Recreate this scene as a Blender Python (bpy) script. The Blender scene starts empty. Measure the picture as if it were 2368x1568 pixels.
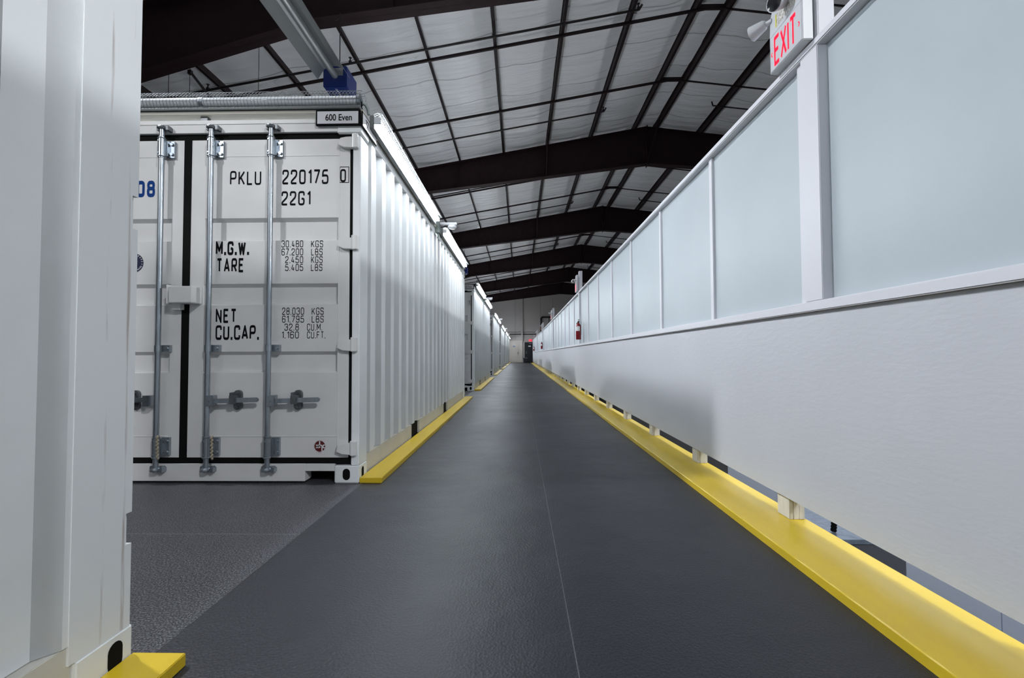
import bpy, bmesh, math, random
from mathutils import Vector, Matrix, Euler

S = bpy.context.scene
COL = S.collection
R = math.radians
random.seed(7)

# ------------------------------------------------------------------ camera, world, light, exposure
F_PX = 1030.0                      # focal length in pixels of the 2368 px wide frame
CAM_Z = 0.900
YAW, PITCH, ROLL = math.atan2(17.5, F_PX), math.atan2(30.0, F_PX), -0.0035
cam_data = bpy.data.cameras.new('camera')
cam_data.sensor_width = 36.0
cam_data.lens = F_PX / 2368.0 * 36.0
cam_data.clip_start = 0.02
cam_data.clip_end = 300
cam = bpy.data.objects.new('camera', cam_data)
COL.objects.link(cam)
cam.location = (0, 0, CAM_Z)
CAM_ROT = Matrix.Rotation(YAW, 3, 'Z') @ Matrix.Rotation(R(90) + PITCH, 3, 'X') @ Matrix.Rotation(ROLL, 3, 'Z')
cam.rotation_euler = CAM_ROT.to_euler()
cam_data.shift_y = 6.0 / 2368.0
S.camera = cam

W = bpy.data.worlds.new('world'); S.world = W
W.use_nodes = True
W.node_tree.nodes['Background'].inputs[0].default_value = (0.55, 0.62, 0.72, 1)
W.node_tree.nodes['Background'].inputs[1].default_value = 0.03

S.view_settings.view_transform = 'Standard'
S.view_settings.look = 'None'
S.view_settings.gamma = 1.0
S.view_settings.use_curve_mapping = False
S.view_settings.exposure = 0.2

def lamp(name, loc, power, size, target=None, color=(0.92, 0.96, 1.0), spread=180):
    d = bpy.data.lights.new(name, 'AREA')
    d.shape = 'DISK'; d.size = size; d.energy = power; d.color = color
    d.spread = R(spread)
    o = bpy.data.objects.new(name, d); COL.objects.link(o)
    o.location = loc
    v = (Vector(target) - Vector(loc)) if target else Vector((0, 0, -1))
    o.rotation_euler = v.to_track_quat('-Z', 'Y').to_euler()
    return o

TUBE_STRENGTH = 92.0
BAY = 8.1                                              # spacing of the roof frames and of the containers
def flood(name, loc, target, power, angle, radius, blend=.35):
    d = bpy.data.lights.new(name, 'SPOT')
    d.energy = power; d.spot_size = R(angle); d.spot_blend = blend; d.shadow_soft_size = radius; d.color = (.95, .97, 1)
    o = bpy.data.objects.new(name, d); COL.objects.link(o); o.location = loc
    o.rotation_euler = (Vector(target) - Vector(loc)).to_track_quat('-Z', 'Y').to_euler()
flood('aisle_floodlight', (-6.4, -4.6, 6.0), (-2.5, 3.14, 1.3), 1000, 22, .40)      # narrow beam on the container doors
flood('hall_floodlight', (5.2, -5.3, 7.2), (-2.3, 3.14, 1.0), 1700, 40, .45)        # from over the lower hall, across the wall top
for k in range(6):                                     # high bay lamps over the container rows, left of the walkway
    lamp('high_bay_lamp', (-4.5, 3.0 + BAY * k, 5.72), 110, 0.3, target=(1.4, 3.0 + BAY * k, 0.4), spread=110)
for k in range(6):                                     # high bay lamps over the lower hall, right of the wall
    lamp('hall_lamp', (11.5, 1.0 + BAY * k, 5.4), 95, 0.5, target=(-1.1, 1.0 + BAY * k, 2.0), spread=90)
for k in range(5):                                     # lamps low behind the right-hand wall, over the lower hall
    lamp('hall_strip_lamp', (2.15, 0.6 + 3.0 * k, 2.2), 32, 0.4)

# ------------------------------------------------------------------ materials
MATS = {}
def principled(name, color, rough=0.5, metal=0.0, spec=0.5, noise=None, bump=None, emit=None):
    """noise = (scale, amount, stretch) varies the colour; bump = (scale, strength, stretch)."""
    if name in MATS:
        return MATS[name]
    m = bpy.data.materials.new(name); m.use_nodes = True
    nt = m.node_tree; n = nt.nodes; b = n['Principled BSDF']
    b.inputs['Base Color'].default_value = (*color, 1)
    b.inputs['Roughness'].default_value = rough
    b.inputs['Metallic'].default_value = metal
    b.inputs['Specular IOR Level'].default_value = spec
    if emit:
        b.inputs['Emission Color'].default_value = (*emit[0], 1)
        b.inputs['Emission Strength'].default_value = emit[1]
    if noise or bump:
        tc = n.new('ShaderNodeTexCoord')
    if noise:
        mp = n.new('ShaderNodeMapping'); mp.inputs['Scale'].default_value = noise[2]
        tx = n.new('ShaderNodeTexNoise'); tx.inputs['Scale'].default_value = noise[0]
        tx.inputs['Detail'].default_value = 6
        rp = n.new('ShaderNodeValToRGB')
        a = noise[1]
        rp.color_ramp.elements[0].position = 0.3; rp.color_ramp.elements[1].position = 0.7
        rp.color_ramp.elements[0].color = (*[c * (1 - a) for c in color], 1)
        rp.color_ramp.elements[1].color = (*[min(1, c * (1 + a)) for c in color], 1)
        nt.links.new(tc.outputs['Object'], mp.inputs[0]); nt.links.new(mp.outputs[0], tx.inputs['Vector'])
        nt.links.new(tx.outputs['Fac'], rp.inputs[0]); nt.links.new(rp.outputs[0], b.inputs['Base Color'])
    if bump:
        mp = n.new('ShaderNodeMapping'); mp.inputs['Scale'].default_value = bump[2]
        tx = n.new('ShaderNodeTexNoise'); tx.inputs['Scale'].default_value = bump[0]
        tx.inputs['Detail'].default_value = 4
        bp = n.new('ShaderNodeBump'); bp.inputs['Strength'].default_value = bump[1]
        bp.inputs['Distance'].default_value = 0.01
        nt.links.new(tc.outputs['Object'], mp.inputs[0]); nt.links.new(mp.outputs[0], tx.inputs['Vector'])
        nt.links.new(tx.outputs['Fac'], bp.inputs['Height']); nt.links.new(bp.outputs[0], b.inputs['Normal'])
    MATS[name] = m
    return m

ONE = (1, 1, 1)
M_white = principled('container_white_paint', (0.76, 0.785, 0.795), 0.38, noise=(3, .04, ONE), bump=(5, .05, ONE))
M_door = principled('container_door_paint', (0.70, 0.695, 0.69), 0.42, noise=(4, .04, ONE), bump=(7, .06, ONE))
M_rail = principled('bottom_rail_paint', (0.56, 0.55, 0.50), 0.5, noise=(4, .06, ONE))
M_black = principled('black_rubber', (0.004, 0.004, 0.004), 0.8, spec=.15)
M_ink = principled('black_lettering_paint', (0.005, 0.005, 0.006), 0.8, spec=.12)
M_blue = principled('blue_lettering_paint', (0.004, 0.045, 0.21), 0.7, spec=.15)
M_navy = principled('navy_sticker', (0.008, 0.012, 0.05), 0.4)
M_red = principled('dark_red_sticker', (0.11, 0.008, 0.01), 0.4)
M_stick = principled('white_sticker', (0.75, 0.75, 0.76), 0.35)
M_galv = principled('galvanised_steel', (0.34, 0.38, 0.42), 0.30, 0.85, noise=(30, .18, (1, 1, .2)))
M_dgalv = principled('dull_steel', (0.16, 0.17, 0.18), 0.4, 0.7, noise=(25, .25, ONE))
M_rope = principled('hemp_rope', (0.33, 0.29, 0.22), 0.9)
M_yel = principled('yellow_floor_paint', (0.62, 0.435, 0.02), 0.33, noise=(7, .07, (1, .25, 1)), bump=(30, .05, (1, .2, 1)))
M_kneewall = principled('white_painted_strand_board', (0.545, 0.555, 0.59), 0.40, noise=(2, .02, ONE), bump=(55, .10, (1, .35, 1)))
M_infill = principled('pale_plastic_sheet', (0.44, 0.488, 0.52), 0.42, noise=(2, .03, ONE))
M_trim = principled('white_painted_wood', (0.66, 0.66, 0.70), 0.42, bump=(40, .05, (1, 1, .1)))
M_post = principled('worn_white_wood', (0.62, 0.60, 0.55), 0.6, noise=(18, .14, (1, 1, .3)))
M_beam = principled('dark_maroon_steel', (0.0185, 0.0075, 0.0088), 0.6, spec=.25, noise=(5, .2, ONE))
M_purl = principled('dark_purlin_steel', (0.017, 0.0085, 0.0098), 0.55, spec=.3)
M_pipe = principled('black_iron_pipe', (0.012, 0.008, 0.009), 0.5)
M_tube = principled('lit_tube', (1, 1, 1), 0.3, emit=((0.86, 0.93, 1.0), TUBE_STRENGTH))
M_tuboff = principled('unlit_tube', (0.72, 0.75, 0.78), 0.12, 0.25)
M_house = principled('lamp_housing', (0.13, 0.14, 0.14), 0.5)
M_chan = principled('beige_channel', (0.50, 0.48, 0.42), 0.5)
M_wire = principled('guard_wire', (0.16, 0.17, 0.18), 0.45, 0.6)
M_plast = principled('white_plastic', (0.56, 0.57, 0.60), 0.35)
M_signf = principled('sign_face', (0.62, 0.62, 0.65), 0.12)
M_exit = principled('exit_red_light', (0.25, 0.0, 0.005), 0.5, spec=.1, emit=((1.0, 0.012, 0.045), 1.25))
M_lens = principled('dark_lens', (0.02, 0.02, 0.022), 0.1)
M_ext = principled('extinguisher_red', (0.20, 0.008, 0.012), 0.25)
M_yellab = principled('yellow_label', (0.65, 0.6, 0.08), 0.4)
M_burn = principled('blue_burner_enamel', (0.003, 0.018, 0.13), 0.45)
M_alum = principled('aluminium_reflector', (0.42, 0.43, 0.43), 0.38, 0.75)
M_cream = principled('cream_wall_metal', (0.50, 0.47, 0.455), 0.6)
M_cdoor = principled('cream_door', (0.66, 0.61, 0.56), 0.55)
M_bdoor = principled('black_door', (0.010, 0.012, 0.015), 0.4)
M_hall = principled('blue_grey_wall_panel', (0.74, 0.80, 0.92), 0.5)
M_cab = principled('grey_cabinet', (0.13, 0.13, 0.135), 0.5)
M_hfloor = principled('concrete', (0.25, 0.25, 0.25), 0.6, noise=(2, .2, ONE))
M_flex = principled('grey_conduit', (0.20, 0.24, 0.23), 0.5)

def stained_post_material():
    m = bpy.data.materials.new('corner_post_paint_with_rust'); m.use_nodes = True
    nt = m.node_tree; n = nt.nodes; b = n['Principled BSDF']; L = nt.links.new
    b.inputs['Roughness'].default_value = 0.4
    tc = n.new('ShaderNodeTexCoord'); sp = n.new('ShaderNodeSeparateXYZ'); L(tc.outputs['Object'], sp.inputs[0])
    def band(center, width):
        s = n.new('ShaderNodeMath'); s.operation = 'SUBTRACT'; s.inputs[1].default_value = center; L(sp.outputs['Y'], s.inputs[0])
        a = n.new('ShaderNodeMath'); a.operation = 'ABSOLUTE'; L(s.outputs[0], a.inputs[0])
        r = n.new('ShaderNodeMapRange'); r.inputs['From Min'].default_value = width; r.inputs['From Max'].default_value = width * .3
        L(a.outputs[0], r.inputs['Value']); return r.outputs[0]
    bands = n.new('ShaderNodeMath'); bands.operation = 'MAXIMUM'
    L(band(6.030, .0075), bands.inputs[0]); L(band(5.965, .0055), bands.inputs[1])
    mp = n.new('ShaderNodeMapping'); mp.inputs['Scale'].default_value = (1, 55, 3.2); L(tc.outputs['Object'], mp.inputs[0])
    tx = n.new('ShaderNodeTexNoise'); tx.inputs['Scale'].default_value = 1.0; tx.inputs['Detail'].default_value = 5; L(mp.outputs[0], tx.inputs['Vector'])
    r = n.new('ShaderNodeMapRange'); r.inputs['From Min'].default_value = .50; r.inputs['From Max'].default_value = .66; L(tx.outputs['Fac'], r.inputs['Value'])
    mu = n.new('ShaderNodeMath'); mu.operation = 'MULTIPLY'; L(bands.outputs[0], mu.inputs[0]); L(r.outputs[0], mu.inputs[1])
    mu2 = n.new('ShaderNodeMath'); mu2.operation = 'MULTIPLY'; mu2.inputs[1].default_value = .65; L(mu.outputs[0], mu2.inputs[0])
    mx = n.new('ShaderNodeMix'); mx.data_type = 'RGBA'
    mx.inputs['A'].default_value = (0.75, 0.775, 0.785, 1); mx.inputs['B'].default_value = (0.30, 0.22, 0.19, 1)
    L(mu2.outputs[0], mx.inputs['Factor']); L(mx.outputs['Result'], b.inputs['Base Color'])
    return m
M_stain = stained_post_material()

def rubber_floor():
    m = bpy.data.materials.new('black_rubber_mat'); m.use_nodes = True
    nt = m.node_tree; n = nt.nodes; b = n['Principled BSDF']; L = nt.links.new
    tc = n.new('ShaderNodeTexCoord'); sp = n.new('ShaderNodeSeparateXYZ'); L(tc.outputs['Object'], sp.inputs[0])
    # fine flecks of the mat
    tx = n.new('ShaderNodeTexNoise'); tx.inputs['Scale'].default_value = 170; tx.inputs['Detail'].default_value = 3; L(tc.outputs['Object'], tx.inputs['Vector'])
    rp = n.new('ShaderNodeValToRGB')
    rp.color_ramp.elements[0].position = .42; rp.color_ramp.elements[0].color = (0.0095, 0.0101, 0.0140, 1)
    rp.color_ramp.elements[1].position = .72; rp.color_ramp.elements[1].color = (0.027, 0.029, 0.037, 1)
    L(tx.outputs['Fac'], rp.inputs[0])
    # side aisle mats are more heavily flecked
    rp2 = n.new('ShaderNodeValToRGB')
    rp2.color_ramp.elements[0].position = .47; rp2.color_ramp.elements[0].color = (0.015, 0.015, 0.018, 1)
    rp2.color_ramp.elements[1].position = .66; rp2.color_ramp.elements[1].color = (0.15, 0.15, 0.165, 1)
    L(tx.outputs['Fac'], rp2.inputs[0])
    gt = n.new('ShaderNodeMath'); gt.operation = 'LESS_THAN'; gt.inputs[1].default_value = -1.106; L(sp.outputs['X'], gt.inputs[0])
    mx = n.new('ShaderNodeMix'); mx.data_type = 'RGBA'; L(gt.outputs[0], mx.inputs['Factor']); L(rp.outputs[0], mx.inputs['A']); L(rp2.outputs[0], mx.inputs['B'])
    # scuffed lighter patches
    t3 = n.new('ShaderNodeTexNoise'); t3.inputs['Scale'].default_value = 1.3; t3.inputs['Detail'].default_value = 5; L(tc.outputs['Object'], t3.inputs['Vector'])
    r3 = n.new('ShaderNodeMapRange'); r3.inputs['To Min'].default_value = .8; r3.inputs['To Max'].default_value = 1.25; L(t3.outputs['Fac'], r3.inputs['Value'])
    m3 = n.new('ShaderNodeVectorMath'); m3.operation = 'SCALE'; L(mx.outputs['Result'], m3.inputs[0]); L(r3.outputs[0], m3.inputs['Scale'])
    # seams between the mats
    def seam(axis, center, w):
        s = n.new('ShaderNodeMath'); s.operation = 'SUBTRACT'; s.inputs[1].default_value = center; L(sp.outputs[axis], s.inputs[0])
        a = n.new('ShaderNodeMath'); a.operation = 'ABSOLUTE'; L(s.outputs[0], a.inputs[0])
        l = n.new('ShaderNodeMath'); l.operation = 'LESS_THAN'; l.inputs[1].default_value = w; L(a.outputs[0], l.inputs[0]); return l.outputs[0]
    s1 = seam('X', 0.163, .0016); s2 = seam('X', -1.106, .002)
    s3 = n.new('ShaderNodeMath'); s3.operation = 'MULTIPLY'; L(seam('Y', 2.25, .003), s3.inputs[0]); L(gt.outputs[0], s3.inputs[1])
    ad = n.new('ShaderNodeMath'); ad.operation = 'MAXIMUM'; L(s1, ad.inputs[0]); L(s3.outputs[0], ad.inputs[1])
    ml = n.new('ShaderNodeMath'); ml.operation = 'MULTIPLY'; ml.inputs[1].default_value = .55; L(ad.outputs[0], ml.inputs[0])
    m4 = n.new('ShaderNodeMix'); m4.data_type = 'RGBA'; L(ml.outputs[0], m4.inputs['Factor']); L(m3.outputs[0], m4.inputs['A']); m4.inputs['B'].default_value = (.17, .17, .18, 1)
    m5 = n.new('ShaderNodeMix'); m5.data_type = 'RGBA'; L(s2, m5.inputs['Factor']); L(m4.outputs['Result'], m5.inputs['A']); m5.inputs['B'].default_value = (.008, .008, .009, 1)
    L(m5.outputs['Result'], b.inputs['Base Color'])
    # roughness and leather grain
    r4 = n.new('ShaderNodeMapRange'); r4.inputs['To Min'].default_value = .38; r4.inputs['To Max'].default_value = .56; L(t3.outputs['Fac'], r4.inputs['Value'])
    L(r4.outputs[0], b.inputs['Roughness'])
    b.inputs['Specular IOR Level'].default_value = .45
    vo = n.new('ShaderNodeTexVoronoi'); vo.inputs['Scale'].default_value = 120; L(tc.outputs['Object'], vo.inputs['Vector'])
    t5 = n.new('ShaderNodeTexNoise'); t5.inputs['Scale'].default_value = 3.0; L(tc.outputs['Object'], t5.inputs['Vector'])
    bp = n.new('ShaderNodeBump'); bp.inputs['Strength'].default_value = .22; bp.inputs['Distance'].default_value = .004
    L(vo.outputs['Distance'], bp.inputs['Height'])
    b2 = n.new('ShaderNodeBump'); b2.inputs['Strength'].default_value = .25; b2.inputs['Distance'].default_value = .03
    L(t5.outputs['Fac'], b2.inputs['Height']); L(bp.outputs[0], b2.inputs['Normal']); L(b2.outputs[0], b.inputs['Normal'])
    return m
M_floor = rubber_floor()

def insulation():
    m = bpy.data.materials.new('white_vinyl_insulation'); m.use_nodes = True
    nt = m.node_tree; n = nt.nodes; b = n['Principled BSDF']; L = nt.links.new
    b.inputs['Base Color'].default_value = (0.88, 0.87, 0.88, 1)
    b.inputs['Roughness'].default_value = .30
    tc = n.new('ShaderNodeTexCoord')
    mp = n.new('ShaderNodeMapping'); mp.inputs['Scale'].default_value = (.35, 2.2, .35); L(tc.outputs['Object'], mp.inputs[0])
    tx = n.new('ShaderNodeTexNoise'); tx.inputs['Scale'].default_value = 1.6; tx.inputs['Detail'].default_value = 5; L(mp.outputs[0], tx.inputs['Vector'])
    bp = n.new('ShaderNodeBump'); bp.inputs['Strength'].default_value = .6; bp.inputs['Distance'].default_value = .14
    L(tx.outputs['Fac'], bp.inputs['Height']); L(bp.outputs[0], b.inputs['Normal'])
    # lap joints of the blanket: thin wavy dusty lines across the slope
    sp = n.new('ShaderNodeSeparateXYZ'); L(tc.outputs['Object'], sp.inputs[0])
    t2 = n.new('ShaderNodeTexNoise'); t2.inputs['Scale'].default_value = .8; L(tc.outputs['Object'], t2.inputs['Vector'])
    a = n.new('ShaderNodeMath'); a.operation = 'MULTIPLY_ADD'; a.inputs[1].default_value = .35; L(t2.outputs['Fac'], a.inputs[0]); L(sp.outputs['Y'], a.inputs[2])
    w = n.new('ShaderNodeMath'); w.operation = 'PINGPONG'; w.inputs[1].default_value = .61; L(a.outputs[0], w.inputs[0])
    lt = n.new('ShaderNodeMapRange'); lt.inputs['From Min'].default_value = .022; lt.inputs['From Max'].default_value = .006; L(w.outputs[0], lt.inputs['Value'])
    ml = n.new('ShaderNodeMath'); ml.operation = 'MULTIPLY'; ml.inputs[1].default_value = .55; L(lt.outputs[0], ml.inputs[0])
    mx = n.new('ShaderNodeMix'); mx.data_type = 'RGBA'; L(ml.outputs[0], mx.inputs['Factor'])
    mx.inputs['A'].default_value = (0.88, 0.87, 0.88, 1); mx.inputs['B'].default_value = (.17, .15, .14, 1)
    L(mx.outputs['Result'], b.inputs['Base Color'])
    return m
M_ins = insulation()

# ------------------------------------------------------------------ mesh helpers
class MB:
    def __init__(s): s.bm = bmesh.new()
    def quad(s, *p):
        return s.bm.faces.new([s.bm.verts.new(q) for q in p])
    def box(s, x0, x1, y0, y1, z0, z1):
        c = [s.bm.verts.new((x, y, z)) for x in (x0, x1) for y in (y0, y1) for z in (z0, z1)]
        for f in ((0, 1, 3, 2), (4, 6, 7, 5), (0, 4, 5, 1), (2, 3, 7, 6), (0, 2, 6, 4), (1, 5, 7, 3)):
            s.bm.faces.new([c[i] for i in f])
        return s
    def prism(s, pts, axis, a, b):
        """pts 2-D outline; axis is the extrusion axis: 'x' pts=(y,z), 'y' pts=(x,z), 'z' pts=(x,y)."""
        def mk(p, t):
            return {'x': (t, p[0], p[1]), 'y': (p[0], t, p[1]), 'z': (p[0], p[1], t)}[axis]
        A = [s.bm.verts.new(mk(p, a)) for p in pts]; B = [s.bm.verts.new(mk(p, b)) for p in pts]
        n = len(pts)
        for i in range(n):
            s.bm.faces.new((A[i], A[(i + 1) % n], B[(i + 1) % n], B[i]))
        s.bm.faces.new(A[::-1]); s.bm.faces.new(B)
        return s
    def tube(s, pts, r, n=10, caps=True):
        pts = [Vector(p) for p in pts]
        rs = r if isinstance(r, (list, tuple)) else [r] * len(pts)
        rings = []
        up = None
        for i, p in enumerate(pts):
            if i == 0: t = pts[1] - p
            elif i == len(pts) - 1: t = p - pts[i - 1]
            else:
                t = (pts[i + 1] - p).normalized() + (p - pts[i - 1]).normalized()
            if t.length < 1e-9: t = Vector((0, 0, 1))
            t.normalize()
            if up is None:
                up = Vector((0, 0, 1)) if abs(t.z) < .9 else Vector((1, 0, 0))
            u = (up - t * up.dot(t)).normalized(); v = t.cross(u); up = u
            ring = []
            for k in range(n):
                a = 2 * math.pi * k / n
                ring.append(s.bm.verts.new(p + (u * math.cos(a) + v * math.sin(a)) * rs[i]))
            rings.append(ring)
        for A, B in zip(rings, rings[1:]):
            for k in range(n):
                s.bm.faces.new((A[k], A[(k + 1) % n], B[(k + 1) % n], B[k]))
        if caps:
            s.bm.faces.new(rings[0][::-1]); s.bm.faces.new(rings[-1])
        return s
    def cyl(s, p0, p1, r, n=16):
        return s.tube([p0, p1], r, n)
    def bar(s, p0, p1, w, h):
        """rectangular bar between two points; w sideways, h upwards"""
        p0, p1 = Vector(p0), Vector(p1); t = (p1 - p0).normalized()
        up = Vector((0, 0, 1)) if abs(t.z) < .95 else Vector((0, 1, 0))
        sd = t.cross(up).normalized(); up = sd.cross(t)
        c = []
        for p in (p0, p1):
            for a, b in ((-1, -1), (1, -1), (1, 1), (-1, 1)):
                c.append(s.bm.verts.new(p + sd * a * w / 2 + up * b * h / 2))
        for f in ((0, 1, 5, 4), (1, 2, 6, 5), (2, 3, 7, 6), (3, 0, 4, 7), (3, 2, 1, 0), (4, 5, 6, 7)):
            s.bm.faces.new([c[i] for i in f])
        return s
    def build(s, name, mat, parent=None, bevel=0, smooth=None, loc=None):
        bmesh.ops.recalc_face_normals(s.bm, faces=s.bm.faces)
        if bevel:
            ed = [e for e in s.bm.edges if len(e.link_faces) == 2 and e.calc_face_angle(0) > .6]
            bmesh.ops.bevel(s.bm, geom=ed, offset=bevel, segments=2, affect='EDGES', clamp_overlap=True)
        me = bpy.data.meshes.new(name); s.bm.to_mesh(me); s.bm.free()
        me.materials.append(mat)
        if smooth:
            for p in me.polygons: p.use_smooth = True
            me.set_sharp_from_angle(angle=R(smooth))
        o = bpy.data.objects.new(name, me); COL.objects.link(o)
        if parent: o.parent = parent
        if loc: o.location = loc
        return o

def tag(o, label, cat, group=None, kind=None):
    o['label'] = label; o['category'] = cat
    if group: o['group'] = group
    if kind: o['kind'] = kind
    return o
def thing(name, label, cat, loc=(0, 0, 0), group=None):
    o = bpy.data.objects.new(name, None); COL.objects.link(o)
    o.empty_display_size = .2; o.location = loc
    return tag(o, label, cat, group)
def struct(o):
    o['kind'] = 'structure'; return o
def copy_tree(o, parent=None, skip=()):
    c = o.copy(); COL.objects.link(c)
    if parent: c.parent = parent
    for ch in list(o.children):
        if ch.name.split('.')[0] not in skip:
            copy_tree(ch, c, skip)
    return c
ORD = ['nearest', 'second', 'third', 'fourth', 'fifth', 'sixth', 'seventh', 'eighth', 'ninth', 'tenth', 'eleventh', 'twelfth', 'thirteenth']

# ------------------------------------------------------------------ stroke lettering
w_ = .5
GL = {
 '0': [(1, [(0, 0), (w_, 0), (w_, 1), (0, 1)])],
 'O': [(1, [(0, 0), (w_, 0), (w_, 1), (0, 1)])],
 '1': [(0, [(.05, .80), (.25, 1), (.25, 0)])],
 '2': [(0, [(0, .70), (0, 1), (w_, 1), (w_, .60), (0, .16), (0, 0), (w_, 0)])],
 '3': [(0, [(0, .75), (0, 1), (w_, 1), (w_, .53), (.2, .53)]), (0, [(.2, .53), (w_, .53), (w_, 0), (0, 0), (0, .25)])],
 '4': [(0, [(.36, 0), (.36, .55)]), (0, [(.25, 1), (0, .22), (w_, .22)])],
 '5': [(0, [(w_, 1), (.03, 1), (0, .5)]), (0, [(0, .5), (.02, .6), (w_, .6), (w_, 0), (0, 0), (0, .25)])],
 '6': [(1, [(0, 0), (w_, 0), (w_, .56), (0, .56)]), (0, [(0, .3), (0, 1), (w_, 1), (w_, .76)])],
 '7': [(0, [(0, 1), (w_, 1), (.14, 0)])],
 '8': [(1, [(.02, .53), (w_ - .02, .53), (w_ - .02, 1), (.02, 1)]), (1, [(0, 0), (w_, 0), (w_, .53), (0, .53)])],
 '9': [(1, [(0, .44), (w_, .44), (w_, 1), (0, 1)]), (0, [(w_, .7), (w_, 0), (0, 0), (0, .24)])],
 'A': [(0, [(0, 0), (.27, 1), (.54, 0)]), (0, [(.09, .28), (.45, .28)])],
 'B': [(0, [(0, .5), (0, 1), (w_ - .04, 1), (w_ - .04, .53), (0, .53)]), (0, [(0, .53), (w_, .53), (w_, 0), (0, 0), (0, .55)])],
 'C': [(0, [(w_, .72), (w_, 1), (0, 1), (0, 0), (w_, 0), (w_, .28)])],
 'D': [(1, [(0, 0), (w_, 0), (w_, 1), (0, 1)])],
 'E': [(0, [(w_ - .04, 1), (0, 1), (0, 0), (w_ - .04, 0)]), (0, [(0, .52), (w_ - .12, .52)])],
 'F': [(0, [(w_ - .04, 1), (0, 1), (0, 0)]), (0, [(0, .52), (w_ - .12, .52)])],
 'G': [(0, [(w_, .72), (w_, 1), (0, 1), (0, 0), (w_, 0), (w_, .46), (.27, .46)])],
 'H': [(0, [(0, 0), (0, 1)]), (0, [(w_, 0), (w_, 1)]), (0, [(0, .5), (w_, .5)])],
 'I': [(0, [(.0, 0), (.0, 1)])],
 'K': [(0, [(0, 0), (0, 1)]), (0, [(w_, 1), (0, .34)]), (0, [(.17, .54), (w_, 0)])],
 'L': [(0, [(0, 1), (0, 0), (w_ - .06, 0)])],
 'M': [(0, [(0, 0), (0, 1), (.31, .3), (.62, 1), (.62, 0)])],
 'N': [(0, [(0, 0), (0, 1), (w_, 0), (w_, 1)])],
 'P': [(0, [(0, 0), (0, 1), (w_, 1), (w_, .46), (0, .46)])],
 'R': [(0, [(0, 0), (0, 1), (w_, 1), (w_, .46), (0, .46)]), (0, [(.24, .46), (w_, 0)])],
 'S': [(0, [(w_, .75), (w_, 1), (0, 1), (0, .53), (w_, .53), (w_, 0), (0, 0), (0, .25)])],
 'T': [(0, [(0, 1), (w_, 1)]), (0, [(w_ / 2, 1), (w_ / 2, 0)])],
 'U': [(0, [(0, 1), (0, 0), (w_, 0), (w_, 1)])],
 'V': [(0, [(0, 1), (w_ / 2, 0), (w_, 1)])],
 'W': [(0, [(0, 1), (.17, 0), (.34, .85), (.51, 0), (.68, 1)])],
 'X': [(0, [(0, 0), (w_, 1)]), (0, [(0, 1), (w_, 0)])],
 'Y': [(0, [(0, 1), (w_ / 2, .45), (w_, 1)]), (0, [(w_ / 2, .45), (w_ / 2, 0)])],
 '.': [(2, [(0, 0)])], ',': [(2, [(0, 0)])], ' ': [],
 '<': [(0, [(.2, .25), (0, .5), (.2, .75)])], '>': [(0, [(0, .25), (.2, .5), (0, .75)])],
}
SHARP = set('AKMNVWXYTIELFH17')
def soften(pts, closed, r):
    out = []; n = len(pts)
    for i, p in enumerate(pts):
        p = Vector((*p, 0))
        if not closed and i in (0, n - 1):
            out.append(p); continue
        a = Vector((*pts[i - 1], 0)); b = Vector((*pts[(i + 1) % n], 0))
        da, db = a - p, b - p
        q = min(r, da.length * .48, db.length * .48)
        A = p + da.normalized() * q; B = p + db.normalized() * q
        for k in range(5):
            t = k / 4
            out.append(A * (1 - t) ** 2 + p * 2 * t * (1 - t) + B * t * t)
    return out
def ribbon(pts, closed, hw):
    """outline quads of a polyline of half width hw"""
    n = len(pts); L_, R_ = [], []
    for i, p in enumerate(pts):
        if closed: a, b = pts[i - 1], pts[(i + 1) % n]
        else: a, b = pts[max(i - 1, 0)], pts[min(i + 1, n - 1)]
        t1 = (p - a); t2 = (b - p)
        if t1.length < 1e-7: t1 = t2
        if t2.length < 1e-7: t2 = t1
        t1 = t1.normalized(); t2 = t2.normalized()
        n1 = Vector((-t1.y, t1.x, 0)); n2 = Vector((-t2.y, t2.x, 0))
        m = n1 + n2
        if m.length < 1e-4: m = n1
        m.normalize(); sc = min(1 / max(m.dot(n1), .3), 1.9)
        L_.append(p + m * hw * sc); R_.append(p - m * hw * sc)
    q = []
    for i in range(n if closed else n - 1):
        j = (i + 1) % n
        q.append((L_[i], R_[i], R_[j], L_[j]))
    return q
def text_quads(txt, x0, x1, z0, z1, stroke=.11, gap=.20):
    """lettering fitted to a rectangle; stroke = stroke width relative to the height"""
    quads = []; cur = 0; hw = stroke / 2
    ext = 0
    for ch in txt:
        g = GL[ch]
        if ch == ' ':
            cur += .35; continue
        gw = 0
        for closed, pts in g:
            if closed == 2:
                quads.append(tuple(Vector((cur + u, v, 0)) for u, v in ((0, 0), (stroke * 1.15, 0), (stroke * 1.15, stroke * 1.15), (0, stroke * 1.15))))
                gw = max(gw, stroke * 1.15); continue
            P = [(hw + cur + u, hw + v * (1 - stroke)) for u, v in pts]
            rr = 0.001 if ch in SHARP else .17
            if ch == '1': rr = .001
            quads += ribbon(soften(P, closed == 1, rr), closed == 1, hw)
            gw = max(gw, max(p[0] for p in pts) + stroke)
        cur += gw; ext = cur; cur += gap
    sx = (x1 - x0) / ext; sz = (z1 - z0)
    return [[(x0 + p.x * sx, z0 + p.y * sz) for p in q] for q in quads]
def lettering(rows, y, mat, parent, name='lettering', th=.0012):
    """rows of text on a plane facing -y"""
    mb = MB()
    for r in rows:
        for i, q in enumerate(text_quads(*r[0:5], **(r[5] if len(r) > 5 else {}))):
            mb.quad(*[(p[0], y - 2e-5 * (i % 40), p[1]) for p in q])
    return mb.build(name, mat, parent)
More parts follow.
